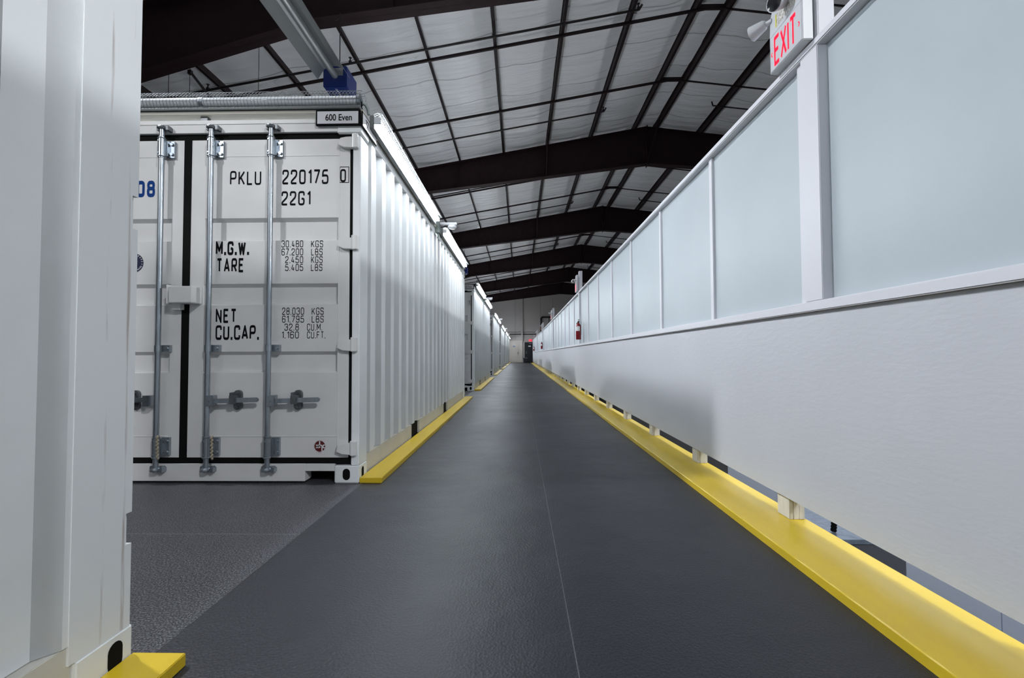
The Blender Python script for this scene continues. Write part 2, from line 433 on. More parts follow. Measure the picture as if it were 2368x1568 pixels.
def font_mesh(txt, size, name, mat, parent, mat4, bold=0.0, align='CENTER', sx=1.0):
    c = bpy.data.curves.new(name, 'FONT'); c.body = txt; c.size = size; c.offset = bold
    c.align_x = align; c.align_y = 'CENTER'; c.extrude = .0005
    t = bpy.data.objects.new(name, c); COL.objects.link(t)
    me = bpy.data.meshes.new_from_object(t.evaluated_get(bpy.context.evaluated_depsgraph_get()))
    bpy.data.objects.remove(t); bpy.data.curves.remove(c)
    me.transform(Matrix.Diagonal((sx, 1, 1, 1))); me.transform(mat4)
    me.materials.clear(); me.materials.append(mat)
    o = bpy.data.objects.new(name, me); COL.objects.link(o); o.parent = parent
    return o

# ------------------------------------------------------------------ the setting
def setting():
    m = MB(); m.box(-14, 1.490, -6, 50, -.25, 0)
    struct(m.build('floor', M_floor))
    m = MB(); m.box(1.490, 22, -6, 50, -2.9, -2.7)
    struct(m.build('floor', M_hfloor))
    # roof blanket, sagging a little between the purlins
    zs = roof_z
    m = MB(); bm = m.bm
    xs = []
    for a, b in zip(PURL, PURL[1:]):
        for t in range(6): xs.append(a + (b - a) * t / 6)
    xs.append(PURL[-1])
    ys = [-6 + .4 * k for k in range(141)]
    grid = []
    for y in ys:
        row = []
        for x in xs:
            i = max(k for k in range(len(PURL)) if PURL[k] <= x + 1e-6); i = min(i, len(PURL) - 2)
            t = (x - PURL[i]) / (PURL[i + 1] - PURL[i])
            wav = .5 + .5 * math.sin(y * 2.9 + i * 1.7) * math.sin(y * .83 + i)
            z = zs(x) + .215 - 4 * t * (1 - t) * (.045 + .035 * wav)
            row.append(bm.verts.new((x, y, z)))
        grid.append(row)
    for A, B in zip(grid, grid[1:]):
        for k in range(len(xs) - 1):
            bm.faces.new((A[k], A[k + 1], B[k + 1], B[k]))
    struct(m.build('ceiling', M_ins, smooth=60))
    m = MB(); m.prism([(-14, -.25), (22, -2.9), (22, zs(22) + .2), (RX, zs(RX) + .2), (-14, zs(-14) + .2)], 'y', 50, 50.2)
    struct(m.build('wall_far', M_cream))
    m = MB(); m.prism([(-14, -.25), (22, -2.9), (22, zs(22) + .2), (RX, zs(RX) + .2), (-14, zs(-14) + .2)], 'y', -6.2, -6)
    struct(m.build('wall_back', M_cream))
    m = MB(); m.box(-14.2, -14, -6, 50, -.25, zs(-14) + .2); struct(m.build('wall_left', M_cream))
    m = MB(); m.box(22, 22.2, -6, 50, -2.9, zs(22) + .2); struct(m.build('wall_outer', M_cream))
    # panelled partition of the lower hall, seen through the gap under the right-hand wall
    e = bpy.data.objects.new('wall_lower', None); COL.objects.link(e); struct(e); e.location = (3.0, 0, -2.7)
    ys = [-2.0 + 1.22 * k for k in range(22)]
    for a, b in zip(ys, ys[1:]):
        m = MB(); m.box(0, .05, a + .004, b - .004, 0, 4.9)  # unseen upper part added to keep the hall lamps off the kerb boards
        m.build('panel', M_hall if a < 6.4 else M_cab, e)

RX, RZ = 4.33, 8.63                      # ridge
def roof_z(x):                           # top of the rafters = underside of the purlins
    return RZ - (.175 * (RX - x) if x < RX else .125 * (x - RX))
def rafter_bottom(x):
    if x < -3.4: return 7.36 - .120 * (RX + 3.4) - .29 * (-3.4 - x)
    return 7.36 - (.120 * (RX - x) if x < RX else .073 * (x - RX))
PURL = [RX - .37 - 1.5 * k for k in range(12)][::-1] + [RX + .37 + 1.5 * k for k in range(12)]
setting()

# ------------------------------------------------------------------ right-hand wall on the edge of the floor
PITCH_W = 8.2 / 7
wall = bpy.data.objects.new('wall_right', None); COL.objects.link(wall); struct(wall); wall.location = (1.40, 0, 0)
def wpart(name, mat, x0, x1, y0, y1, z0, z1, bevel=0):
    m = MB(); m.box(x0 - 1.40, x1 - 1.40, y0, y1, z0, z1); return m.build(name, mat, wall, bevel)
WY0, WY1 = -4.5, 46.6
wpart('lower_panel', M_kneewall, 1.388, 1.400, WY0, WY1, .150, 1.096)
wpart('light_block_panel', M_kneewall, 1.452, 1.460, WY0, WY1, .150, 2.318)  # unseen sheet added to block the hall light behind the wall
wpart('sill_cap', M_trim, 1.362, 1.50, WY0, WY1, 1.097, 1.143, .004)
wpart('top_rail', M_trim, 1.362, 1.50, WY0, WY1, 2.318, 2.354, .005)
cols = [2.0 + 8.2 * k for k in range(-0, 6)]
bats = [2.035 + PITCH_W * k for k in range(-5, 39)]
for k, y in enumerate(bats):
    if y + .05 > WY1: continue
    if (k - 5) % 7 == 0:
        top = 2.98 if y < 3 else 2.82
        wpart('column', M_trim, 1.366, 1.45, y - .012, y + .11, 1.143, 2.3175, .003)
        wpart('column_top', M_trim, 1.375, 1.45, y - .012, y + .11, 2.355, top, .003)
        wpart('batten', M_trim, 1.384, 1.425, y + .111, y + .165, 1.143, 2.3175, .002)
    else:
        wpart('batten', M_trim, 1.393, 1.425, y, y + .05, 1.143, 2.3175, .003)
    y2 = min(y + PITCH_W, WY1)
    wpart('infill_panel', M_infill, 1.412, 1.418, y + .02, y2 + .02, 1.135, 2.319)
k = 0
y = 2.37 - 1.2 * 3
while y < WY1 - .2:
    m = MB()
    m.box(.002, .022, y, y + .105, .0375, 1.095); m.box(.0235, .0515, y - .002, y + .105, .0375, .150); m.box(.0515, .080, y - .002, y + .105, .0375, .149)
    m.build('stud', M_post, wall, .0015)
    m = MB(); m.box(.061, .089, y + .107, y + .145, .0375, 2.30)
    m.build('outer_stud', M_trim, wall)
    y += 1.2

# yellow kerb boards under the wall
starts = [-3.9, 4.6 - 4.25, 4.6, 9.48, 14.36, 19.24, 24.12, 29.0, 33.88, 38.76]
starts = [-4.5, -.28, 4.60, 9.48, 14.36, 19.24, 24.12, 29.0, 33.88, 38.76]
ends = starts[1:] + [46.4]
lab = ['yellow painted kerb board under the white wall behind the camera',
       'wide yellow painted kerb board under the white wall at lower right, nearest the camera'] + \
      ['yellow kerb board under the white wall, %s along from the camera' % ORD[k] for k in range(1, 9)]
rk = random.Random(3)
for a, b, l in zip(starts, ends, lab):
    if b < 0: continue
    m = MB(); bm = m.bm
    # slightly chipped, wavering front edge
    n = max(8, int((b - a) / .06)); top, bot = [], []
    back_t = []
    A = [];
    for i in range(n + 1):
        yy = a + .0015 + (b - a - .003) * i / n
        j = rk.uniform(-.0022, .0022)
        A.append([bm.verts.new(p) for p in ((1.490, yy, .0), (1.490, yy, .037), (1.164 + j, yy, .037), (1.161 + j * .6, yy, .033), (1.160, yy, 0))])
    for P, Q in zip(A, A[1:]):
        for k in range(4): bm.faces.new((P[k], P[k + 1], Q[k + 1], Q[k]))
        bm.faces.new((P[4], P[0], Q[0], Q[4]))
    bm.faces.new(A[0]); bm.faces.new(A[-1][::-1])
    tag(m.build('kerb_board', M_yel), l, 'kerb', 'yellow kerb boards under the right wall')

# ------------------------------------------------------------------ shipping containers
CX = -1.136                               # right-hand side of the row
A0 = 3.14                                 # front of the first whole container
LEN, WID, HGT = 6.058, 2.438, 2.615
SC = F_PX / A0
def pt(px, py, y=0.0178):
    """where a point of the photographed door lies on the door plane (container coordinates)"""
    v = CAM_ROT @ Vector(((px - 1184.0) / F_PX, -(py - 790.0) / F_PX, -1.0))
    k = (A0 + y) / v.y
    return v.x * k - CX, CAM_Z + v.z * k
def lx(px): return pt(px, 760)[0]
def lz(py, y=.0178): return pt(610, py, y)[1]
def rx(px): return pt(px, 760, ROD_Y)[0]

def corrugated_side(name, parent, xo, sgn):
    """corrugated sheet; xo outer plane, sgn=+1 facing +x"""
    m = MB(); bm = m.bm
    prof = []; y = .237; d = .036
    while y < LEN - .18 - .01:
        for dy, dx in ((0, 0), (.094, 0), (.133, d), (.227, d)):
            if y + dy < LEN - .19: prof.append((y + dy, xo - sgn * dx))
        y += .268
    prof.append((LEN - .17, xo))
    prof = [(.15, xo), (.16, xo - sgn * d), (.195, xo - sgn * d)] + prof
    z0, z1 = .17, 2.535
    rows = [[bm.verts.new((x, yy, z)) for yy, x in prof] for z in (z0, z1)]
    for k in range(len(prof) - 1):
        bm.faces.new((rows[0][k], rows[0][k + 1], rows[1][k + 1], rows[1][k]))
    bmesh.ops.solidify(bm, geom=bm.faces[:], thickness=.0025)
    return m.build(name, M_white, parent)

def casting(m, x0, x1, y0, y1, z0, z1):
    m.box(x0, x1, y0, y1, z0, z1)

def oval_hole(m, cx, cz, w, h, y, facing='y'):
    pts = []
    r = w / 2
    for k in range(9):
        a = math.pi * k / 8; pts.append((cx + r * math.cos(a), cz + h / 2 - r + r * math.sin(a)))
    for k in range(9):
        a = math.pi + math.pi * k / 8; pts.append((cx + r * math.cos(a), cz - h / 2 + r + r * math.sin(a)))
    if facing == 'y': m.bm.faces.new([m.bm.verts.new((p[0], y, p[1])) for p in pts])
    else: m.bm.faces.new([m.bm.verts.new((y, p[0], p[1])) for p in pts])

def recessed(m, x0, x1, z0, z1, y, rec, depth=.030):
    """flat panel facing -y with slant-sided recesses rec=[(rx0,rx1,rz0,rz1)] from the top down"""
    q = m.quad
    zt = z1
    for rx0, rx1, rz0, rz1 in rec:
        q((x0, y, rz1), (x1, y, rz1), (x1, y, zt), (x0, y, zt))
        q((x0, y, rz0), (rx0, y, rz0), (rx0, y, rz1), (x0, y, rz1))
        q((rx1, y, rz0), (x1, y, rz0), (x1, y, rz1), (rx1, y, rz1))
        s, t, b = .020, .024, .012
        ix0, ix1, iz0, iz1, yy = rx0 + s, rx1 - s, rz0 + b, rz1 - t, y + depth
        q((rx0, y, rz0), (rx1, y, rz0), (ix1, yy, iz0), (ix0, yy, iz0))
        q((rx0, y, rz1), (ix0, yy, iz1), (ix1, yy, iz1), (rx1, y, rz1))
        q((rx0, y, rz0), (ix0, yy, iz0), (ix0, yy, iz1), (rx0, y, rz1))
        q((rx1, y, rz0), (rx1, y, rz1), (ix1, yy, iz1), (ix1, yy, iz0))
        q((ix0, yy, iz0), (ix1, yy, iz0), (ix1, yy, iz1), (ix0, yy, iz1))
        zt = rz0
    q((x0, y, z0), (x1, y, z0), (x1, y, zt), (x0, y, zt))

ROD_Y = -.034
def lock_rod(door, x, hand):
    """one locking rod with its guides, cams and handle; hand = +1 handle to the right, -1 to the left"""
    m = MB(); m.cyl((x, ROD_Y, lz(1092, ROD_Y)), (x, ROD_Y, lz(288, ROD_Y)), .0175, 16)
    m.build('lock_rod', M_galv, door, smooth=40)
    for z0, z1, r in ((lz(360, ROD_Y), lz(318, ROD_Y), .0245), (lz(1058, ROD_Y), lz(1012, ROD_Y), .0245)):       # long sleeves
        m = MB(); m.tube([(x, ROD_Y, z0), (x, ROD_Y, z0 + .004), (x, ROD_Y, z1 - .004), (x, ROD_Y, z1)], [r + .003, r, r, r + .003], 16)
        m.box(x + .012, x + .066, -.002, .0185, z0 + .006, z1 - .006)
        m.box(x - .031, x - .012, -.010, .0185, z0 + .012, z1 - .012); m.box(x + .012, x + .034, -.022, -.002, z0 + .012, z1 - .012)
        m.tube([(x, ROD_Y, z0 - .009), (x, ROD_Y, z0 - .004)], .0225, 16); m.tube([(x, ROD_Y, z1 + .004), (x, ROD_Y, z1 + .010)], .0225, 16)
        for zb in (z0 + .022, z1 - .022):
            m.cyl((x - .006, ROD_Y - r + .001, zb), (x - .006, ROD_Y - r - .0035, zb), .005, 8)
        for zb in (z0 + .03, z1 - .03):
            m.cyl((x + .051, -.002, zb), (x + .051, -.013, zb), .011, 8)
        m.build('rod_sleeve', M_galv, door, smooth=28)
    z = lz(805, ROD_Y)                                                                       # middle guide
    m = MB(); m.tube([(x, ROD_Y, z - .022), (x, ROD_Y, z + .022)], .0225, 14)
    m.box(x - .042, x + .062, -.010, .018, z - .024, z + .024)
    m.cyl((x + .045, -.010, z), (x + .045, -.018, z), .010, 8); m.cyl((x - .034, -.010, z), (x - .034, -.016, z), .007, 8)
    m.build('rod_guide', M_galv, door, smooth=40)
    for z, up in ((lz(293, ROD_Y), 1), (lz(1086, ROD_Y), -1)):                                      # cam and keeper at both ends
        m = MB()
        m.tube([(x, ROD_Y, z - .012), (x, ROD_Y, z), (x, ROD_Y, z + .012)], [.030, .034, .026], 12)
        m.box(x - .040, x - .014, -.040, .012, z - .018, z + .024)
        m.box(x + .012, x + .044, -.034, .012, z + .004, z + .020)
        m.box(x + .030, x + .052, -.044, .012, z - .020, z + .012)
        m.build('cam_keeper', M_dgalv if up > 0 else M_galv, door, .003, smooth=40)
    z = lz(927, ROD_Y)
    m = MB()                                                                          # handle hub
    if hand > 0: m.box(x + .002, x + .058, -.060, -.012, z - .036, z + .040)
    else: m.box(x - .085, x - .034, -.060, -.012, z - .036, z + .040)
    m.cyl((x + hand * .030 - (.03 if hand < 0 else 0), -.061, z), (x + hand * .030 - (.03 if hand < 0 else 0), -.066, z), .008, 8)
    m.build('handle_hub', M_galv, door, .004, smooth=40)
    m = MB()
    a, b = (x + .05, x + .372) if hand > 0 else (x - .35, x - .07)
    m.prism([(a, z - .016), (b - .012, z - .008), (b, z + .002), (b, z + .016), (b - .012, z + .026), (a, z + .016)], 'y', -.050, -.040)
    m.build('handle', M_galv, door, .002)
    c = x + .196 if hand > 0 else x - .185
    m = MB()
    pts = []
    for k in range(9):
        t = math.pi * k / 8; pts.append((c + .028 * math.cos(t), z + .045 + .028 * math.sin(t)))
    for k in range(9):
        t = math.pi + math.pi * k / 8; pts.append((c + .028 * math.cos(t), z - .040 + .028 * math.sin(t)))
    m.prism(pts, 'y', -.006, .019)
    m.box(c - .022, c + .016, -.066, -.006, z - .020, z + .040)
    m.box(c - .024, c - .004, -.058, -.010, z + .030, z + .060)
    m.cyl((c, -.007, z + .052), (c, -.016, z + .052), .012, 8); m.cyl((c, -.007, z - .048), (c, -.016, z - .048), .012, 8)
    m.build('handle_latch', M_dgalv, door, .002, smooth=40)

def hinge(door, z, side):
    """blade hinge on the right (side=+1) or left door"""
    xr = lx(830) + .002 if side > 0 else -WID - .0
    m = MB()
    if side > 0:
        x1 = lx(815)
        m.prism([(lx(783), z - .024), (lx(787), z + .026), (lx(800), z + .034), (x1 + .004, z + .036), (x1 + .004, z - .046), (lx(796), z - .042)], 'y', -.016, .019)
        m.tube([(x1 + .018, -.010, z - .05), (x1 + .018, -.010, z + .052)], .020, 12)
        m.box(x1 + .016, lx(829.5), -.028, .005, z - .049, z + .050)
        m.build('hinge', M_door, door, .003, smooth=40)

def container(label, loc):
    t = thing('shipping_container', label, 'container', loc, 'white shipping containers along the left side')
    # side panels, roof, rails
    corrugated_side('side_panel', t, -.002, 1)
    corrugated_side('side_panel', t, -WID + .002, -1)
    m = MB(); m.box(-WID + .03, -.03, .03, LEN - .03, HGT - .03, HGT - .008); m.build('roof_panel', M_white, t)
    m = MB(); m.box(-.060, .0, .16, LEN - .16, 2.536, HGT); m.build('top_rail', M_white, t, .004)
    m = MB(); m.box(-WID, -WID + .06, .16, LEN - .16, 2.536, HGT); m.build('top_rail', M_white, t)
    for xa, xb in ((-.05, -.006), (-WID + .006, -WID + .05)):
        for ya, yb in ((.165, 1.56), (1.93, 3.54), (3.90, LEN - .165)):
            m = MB(); m.box(xa, xb, ya, yb, .018, .168); m.build('bottom_rail', M_rail, t, .002)
    for ya, yb in ((1.55, 1.94), (3.53, 3.91)):
        m = MB(); m.box(-WID + .03, -.03, ya, yb, .02, .165); m.build('fork_pocket', M_black, t)
    m = MB(); m.box(-WID + .05, -.05, .05, LEN - .05, .10, .165); m.build('floor_frame', M_black, t)
    # far end wall
    m = MB(); bm = m.bm
    xs = []; x = -WID + .12
    while x < -.14:
        for dx, dy in ((0, 0), (.09, 0), (.13, .03), (.22, .03)):
            if x + dx < -.12: xs.append((x + dx, LEN - .02 - dy))
        x += .26
    rows = [[bm.verts.new((xx, yy, z)) for xx, yy in xs] for z in (.15, 2.48)]
    for k in range(len(xs) - 1): bm.faces.new((rows[0][k], rows[1][k], rows[1][k + 1], rows[0][k + 1]))
    m.build('end_wall', M_white, t)
    m = MB(); m.box(-WID + .1, -.1, LEN - .1, LEN - .008, 2.48, HGT - .01); m.build('end_frame', M_white, t); m = MB(); m.box(-WID + .1, -.1, LEN - .1, LEN - .008, .03, .15); m.build('end_frame', M_white, t)
    # far corner posts with their two slots on the aisle side
    sl = ((.355, .445), (1.275, 1.372))
    m = MB()
    m.box(-.12, .0, LEN - .178, LEN - .022, .12, 2.465)
    zz = .12
    for a, b in sl:
        m.box(-.12, .0, LEN - .022, LEN - .002, zz, a); zz = b
        m.box(-.12, -.012, LEN - .022, LEN - .006, a, b)
    m.box(-.12, .0, LEN - .022, LEN - .002, zz, 2.465)
    m.build('corner_post', M_stain, t)
    m = MB(); m.box(-WID, -WID + .12, LEN - .178, LEN - .002, .12, 2.465); m.build('corner_post', M_white, t)
    # front corner posts
    m = MB()
    x0 = lx(815.5)
    m.box(x0, .0, .0, .165, .12, 2.48); m.build('corner_post', M_white, t, .006)
    m = MB(); m.box(-WID, -WID - x0, .0, .165, .12, 2.48); m.build('corner_post', M_white, t, .006)
    # castings: eight corner blocks with oval holes
    for xa, xb, s in ((-.170, .004, 1), (-WID - .004, -WID + .170, -1)):
        for ya, yb, e in ((-.004, .160, -1), (LEN - .165, LEN + .006, 1)):
            for za, zb in ((0.0, .122), (HGT - .118, HGT + .008)):
                m = MB(); m.box(xa, xb, ya, yb, za, zb)
                c = m.build('corner_casting', M_white, t, .006)
                if e < 0 and za > 1: continue
                m = MB(); cz = za + .062
                oval_hole(m, (xa + xb) / 2 - s * .002, cz, .052, .080, ya - .0008 if e < 0 else yb + .0008)
                m.build('casting_hole', M_black, c); m = MB()
                oval_hole(m, (ya + yb) / 2 + e * .028 if e > 0 else .070, cz, .046, .080, (xb + .0008) if s > 0 else xa - .0008, 'x')
                m.build('casting_hole', M_black, c)
    # door header and sill
    m = MB(); m.box(-WID + .17, -.165, .0, .10, lz(309), HGT - .012); m.box(-WID + .17, -.165, -.003, .0, lz(290), lz(287)); m.build('door_header', M_door, t, .004)
    m = MB(); m.box(-WID + .36, lx(711), .0, .10, .012, lz(1072)); m.box(lx(711), -.172, .0, .10, lz(1088), lz(1072))
    m.box(-WID + .172, -WID + .36, .0, .10, lz(1088), lz(1072)); m.build('door_sill', M_door, t, .003)
    # black seals round the doors
    m = MB()
    m.box(-WID + .06, lx(816), .022, .06, lz(325), lz(308)); m.box(-WID + .06, lx(816), .022, .06, lz(1073), lz(1056))
    m.box(lx(420), lx(437), .014, .06, lz(1060), lz(320)); m.box(lx(806), lx(816.5), .022, .06, lz(1060), lz(320))
    m.box(-WID + .05, -WID + .08, .022, .06, lz(1060), lz(320))
    m.build('door_seal', M_black, t)
    # doors
    recR = [(lx(469), lx(781), lz(557), lz(504)), (lx(469), lx(781), lz(705), lz(656)), (lx(469), lx(781), lz(862), lz(813))]
    recL = [(-WID + .16, lx(393), lz(557), lz(504)), (-WID + .16, lx(393), lz(705), lz(656)), (-WID + .16, lx(393), lz(862), lz(813))]
    m = MB(); recessed(m, lx(436), lx(807), lz(1058), lz(323), .019, recR)
    m.quad((lx(436), .019, lz(1058)), (lx(436), .06, lz(1058)), (lx(436), .06, lz(323)), (lx(436), .019, lz(323)))
    m.quad((lx(807), .019, lz(1058)), (lx(807), .06, lz(1058)), (lx(807), .06, lz(323)), (lx(807), .019, lz(323)))
    for zc in (lz(361), lz(1009)):
        m.box(lx(470), lx(780), .0165, .0195, zc - .003, zc + .003)
    m.box(lx(781), lx(783), .0165, .0195, lz(1050), lz(330))
    dr = m.build('door', M_door, t)
    m = MB(); recessed(m, -WID + .08, lx(421), lz(1058), lz(323), .019, recL)
    m.quad((lx(421), .019, lz(1058)), (lx(421), .06, lz(1058)), (lx(421), .06, lz(323)), (lx(421), .019, lz(323)))
    for zc in (lz(361), lz(1009)):
        m.box(-WID + .16, lx(393), .0165, .0195, zc - .003, zc + .003)
    dl = m.build('door', M_door, t)
    lock_rod(dr, rx(481.5), 1); lock_rod(dr, rx(621.5), 1)
    lock_rod(dl, rx(366), -1); lock_rod(dl, rx(226), -1)
    for py in (334, 565, 798, 1035): hinge(dr, lz(py), 1)
    # lock box across the joint
    m = MB(); m.box(pt(389, 680, -.085)[0], pt(443, 680, -.085)[0], -.085, .016, lz(699, -.085), lz(660, -.085)); m.build('lock_box', M_door, dr, .004)
    m = MB(); m.box(pt(385, 680, -.07)[0], pt(388, 680, -.07)[0] - .002, -.075, .012, lz(701, -.07), lz(657, -.07)); m.build('lock_plate', M_door, dl, .002); m = MB(); m.box(pt(397, 708, -.03)[0], pt(416, 708, -.03)[0], -.03, .014, lz(715, -.03), lz(701, -.03)); m.build('lock_tab', M_door, dl, .002); m = MB(); m.box(pt(444, 685, -.03)[0] + .004, pt(452, 685, -.03)[0], -.03, .014, lz(700, -.03), lz(682, -.03)); m.build('lock_plate', M_door, dr, .002)
    # ropes at the foot of two rods
    for px in (364, 489.5):
        m = MB(); pts = []
        for k in range(22):
            x_, z = pt(px, 1008 + k * 2.6, -.066); pts.append((x_ + .005 * math.sin(k * 1.9), -.066 + .004 * math.cos(k * 1.9), z))
        m.tube(pts, .008, 6); m.build('rope', M_rope, dr if px > 400 else dl, smooth=60)
    return t, dl, dr

def letter_first(dl, dr):
    Y = .0178
    def put(door, mat, txt, xa, xb, y0, y1, st, gap=.20):
        (ax, az), (bx, bz) = pt(xa, (y0 + y1) / 2), pt(xb, (y0 + y1) / 2)
        (_, t0), (_, t1) = pt((xa + xb) / 2, y0), pt((xa + xb) / 2, y1)
        return lettering([(txt, ax, bx, t1, t0, {'stroke': st, 'gap': gap})], Y, mat, door)
    for txt, xa, xb, y0, y1, st, gap in (
        ('PKLU', 532, 604, 395, 428, .13, .2), ('220175', 653, 759.5, 392, 426, .14, .2), ('22G1', 651, 718, 442, 475, .14, .2),
        ('0', 787, 800, 391, 421, .15, .2), ('M.G.W.', 499, 576, 558, 590, .20, .16), ('TARE', 501, 564, 597, 630, .17, .2),
        ('NET', 499, 547, 714, 747, .17, .2), ('CU.CAP.', 498.5, 599, 752, 786, .17, .16)):
        put(dr, M_ink, txt, xa, xb, y0, y1, st, gap)
    for txt, xa, xb, u, ua, ub, y0, y1 in (
        ('30.480', 651, 701, 'KGS', 719.5, 747, 556, 572), ('67.200', 651, 701, 'LBS', 719.5, 746, 574.5, 590.5),
        ('2.450', 659.5, 701, 'KGS', 719.5, 746, 592.5, 608.5), ('5.405', 659.5, 701, 'LBS', 719, 745.5, 610.5, 626.5),
        ('28.030', 652.5, 703, 'KGS', 721, 748.5, 711.5, 728), ('61.795', 652.5, 703, 'LBS', 721, 748.5, 730, 746),
        ('32.8', 658, 691, 'CU.M.', 710, 745, 748.5, 764.5), ('1.160', 651, 691, 'CU.FT.', 710, 752.5, 766.5, 782.5)):
        put(dr, M_ink, txt, xa, xb, y0, y1, .11); put(dr, M_ink, u, ua, ub, y0, y1, .11)
    o = put(dl, M_blue, '08', 316, 358.5, 418, 456, .22); o['label'] = 'blue number 08'
    digit_frame(dr, Y)
    # round red maker's sticker
    e = MB(); disc(e, lx(742), lz(1032), .050, .0180); st1 = e.build('sticker', M_stick, dr); st1['label'] = 'round white and dark red sticker'
    e = MB(); disc(e, lx(742), lz(1032), .039, .0174); e.build('red_disc', M_red, dr)
    cx, cz = lx(742), lz(1032)
    m = MB()
    for q in ([(1, 0)] if False else []): pass
    def rib(pts, closed=False, hw=.0042):
        for q in ribbon([Vector((cx + a, cz + b, 0)) for a, b in pts], closed, hw):
            m.quad(*[(p.x, .0170, p.y) for p in q])
    arc = lambda u, v, r, a0, a1: [(u + r * math.cos(R(a0 + (a1 - a0) * k / 10)), v + r * math.sin(R(a0 + (a1 - a0) * k / 10))) for k in range(11)]
    rib(arc(-.028, -.001, .0095, -90, 90)); rib(arc(-.0085, -.001, .0095, 90, 270))
    rib([(-.001, .036), (-.001, -.012)]); rib(arc(.0075, -.001, .0085, 180, 0)); rib([(.016, -.001), (.016, -.034)])
    rib(arc(.031, -.001, .0095, 60, 300))
    m.build('emblem', M_stick, dr)
    m = MB(); ring_text(m, 'XHC XHC XHC XHC XHC', cx, cz, .0445, .0052, .0174) if False else None
    for k in (-1, 0, 1): m.box(cx + k * .009 - .0022, cx + k * .009 + .0022, .0172, .0176, cz - .0460, cz - .0415)
    for k in range(24):
        a = R(15 * k)
        if abs(math.degrees(a) - 270) > 30:
            m.box(cx + .0445 * math.cos(a) - .0016, cx + .0445 * math.cos(a) + .0016, .0174, .0177, cz + .0445 * math.sin(a) - .0016, cz + .0445 * math.sin(a) + .0016)
    m.build('sticker_marks', M_navy, dr)
    # round navy survey sticker on the left door
    cx, cz = lx(306.5), lz(606)
    m = MB(); disc(m, cx, cz, .070, .0180); o = m.build('sticker', M_navy, dl); o['label'] = 'round navy sticker with white ring lettering'
    m = MB()
    ring_text(m, 'AMERICAN BUREAU', cx, cz, .054, .0125, .0172, 205, -25, False)
    ring_text(m, 'OF SHIPPING', cx, cz, .064, .0125, .0172, 215, 325, True)
    m.build('sticker_lettering', M_stick, dl)
    m = MB()
    for q in ([(-.03, .01), (-.012, .03), (.008, .032), (.026, .024), (.012, .02), (.03, .008), (.012, .008), (.024, -.008), (.004, -.004), (.002, -.03), (-.01, -.012), (-.022, -.022), (-.02, -.004)],):
        m.bm.faces.new([m.bm.verts.new((cx + a, .0172, cz + b)) for a, b in q])
    m.build('emblem', principled('pale_blue_print', (.35, .38, .45), .4), dl)

def disc(m, cx, cz, r, y, n=40):
    m.bm.faces.new([m.bm.verts.new((cx + r * math.cos(2 * math.pi * k / n), y, cz + r * math.sin(2 * math.pi * k / n))) for k in range(n)])
def ring_text(m, txt, cx, cz, r, h, y, a0=0, a1=360, inward=False):
    n = len(txt)
    for i, ch in enumerate(txt):
        a = R(a0 + (a1 - a0) * i / max(n - 1, 1))
        if ch == ' ': continue
        up = Vector((math.cos(a), math.sin(a))); 
        if inward: up = -up
        rt = Vector((up.y, -up.x))
        o = Vector((cx, cz)) + Vector((math.cos(a), math.sin(a))) * (r if not inward else r)
        for q in text_quads(ch, -.26 * h, .26 * h, 0, h, stroke=.2):
            m.quad(*[((o + rt * p[0] + up * p[1]).x, y, (o + rt * p[0] + up * p[1]).y) for p in q])
def digit_frame(dr, Y):
    m = MB(); P = [Vector((lx(a), lz(b), 0)) for a, b in ((783, 424), (804, 424), (804, 388), (783, 388))]
    for q in ribbon(P, True, .0022): m.quad(*[(p.x, Y - .0002, p.y) for p in q])
    m.build('digit_frame', M_ink, dr)

LOCS = [3.14, 11.10, 19.25, 27.40, 35.52, 43.62]
cA, dlA, drA = container('white shipping container with black weight lettering on its grey doors, whole in view', (CX, A0, 0))
near = copy_tree(cA); near.location = (CX, 1.300 - LEN, 0)
near['label'] = 'white container nearest of all, cut by the left edge, rust streaks on its corner post'
others = []
labs = ['white shipping container second along the left row, with a black 1 on its door',
        'white shipping container third along the left row, beyond the one with a 1',
        'white shipping container fourth along the left row',
        'white shipping container fifth along the left row',
        'white shipping container farthest along the left row, next to the cream door']
for y, l in zip(LOCS[1:], labs):
    c = copy_tree(cA); c.location = (CX, y, 0); c['label'] = l; others.append(c)
letter_first(dlA, drA)
for c, dg in zip(others[:2], '16'):
    d = [ch for ch in c.children if ch.name.startswith('door') and not ch.name.startswith('door_')][0]
    doors = [ch for ch in c.children if ch.name.split('.')[0] == 'door']
    d = [x for x in doors if any(g.name.startswith('hinge') for g in x.children)][0]
    lettering([(dg, lx(789 if dg == '1' else 787), lx(797 if dg == '1' else 800), lz(421), lz(391), {'stroke': .16})], .0178, M_ink, d)
    digit_frame(d, .0178)

# yellow kerb boards along the containers
for k, y in enumerate([1.300 - 6.1] + LOCS):
    m = MB(); b0, b1 = (y, y + 6.105)
    m.box(CX + .006, CX + .163, b0, b1, 0, .037)
    o = m.build('kerb_board', M_yel, None, .0025)
    if k > 0 or True:
        tag(o, ['yellow kerb board end at the lower left corner, beside the nearest white container',
            'yellow kerb board beside the container with weight lettering',
            'yellow kerb board beside the second container of the left row, past the first cross aisle',
            'yellow kerb board beside the third container of the left row',
            'yellow kerb board beside the fourth container of the left row',
            'yellow kerb board beside the fifth container of the left row',
            'yellow kerb board beside the last container of the left row'][k], 'kerb', 'yellow kerb boards along the containers')

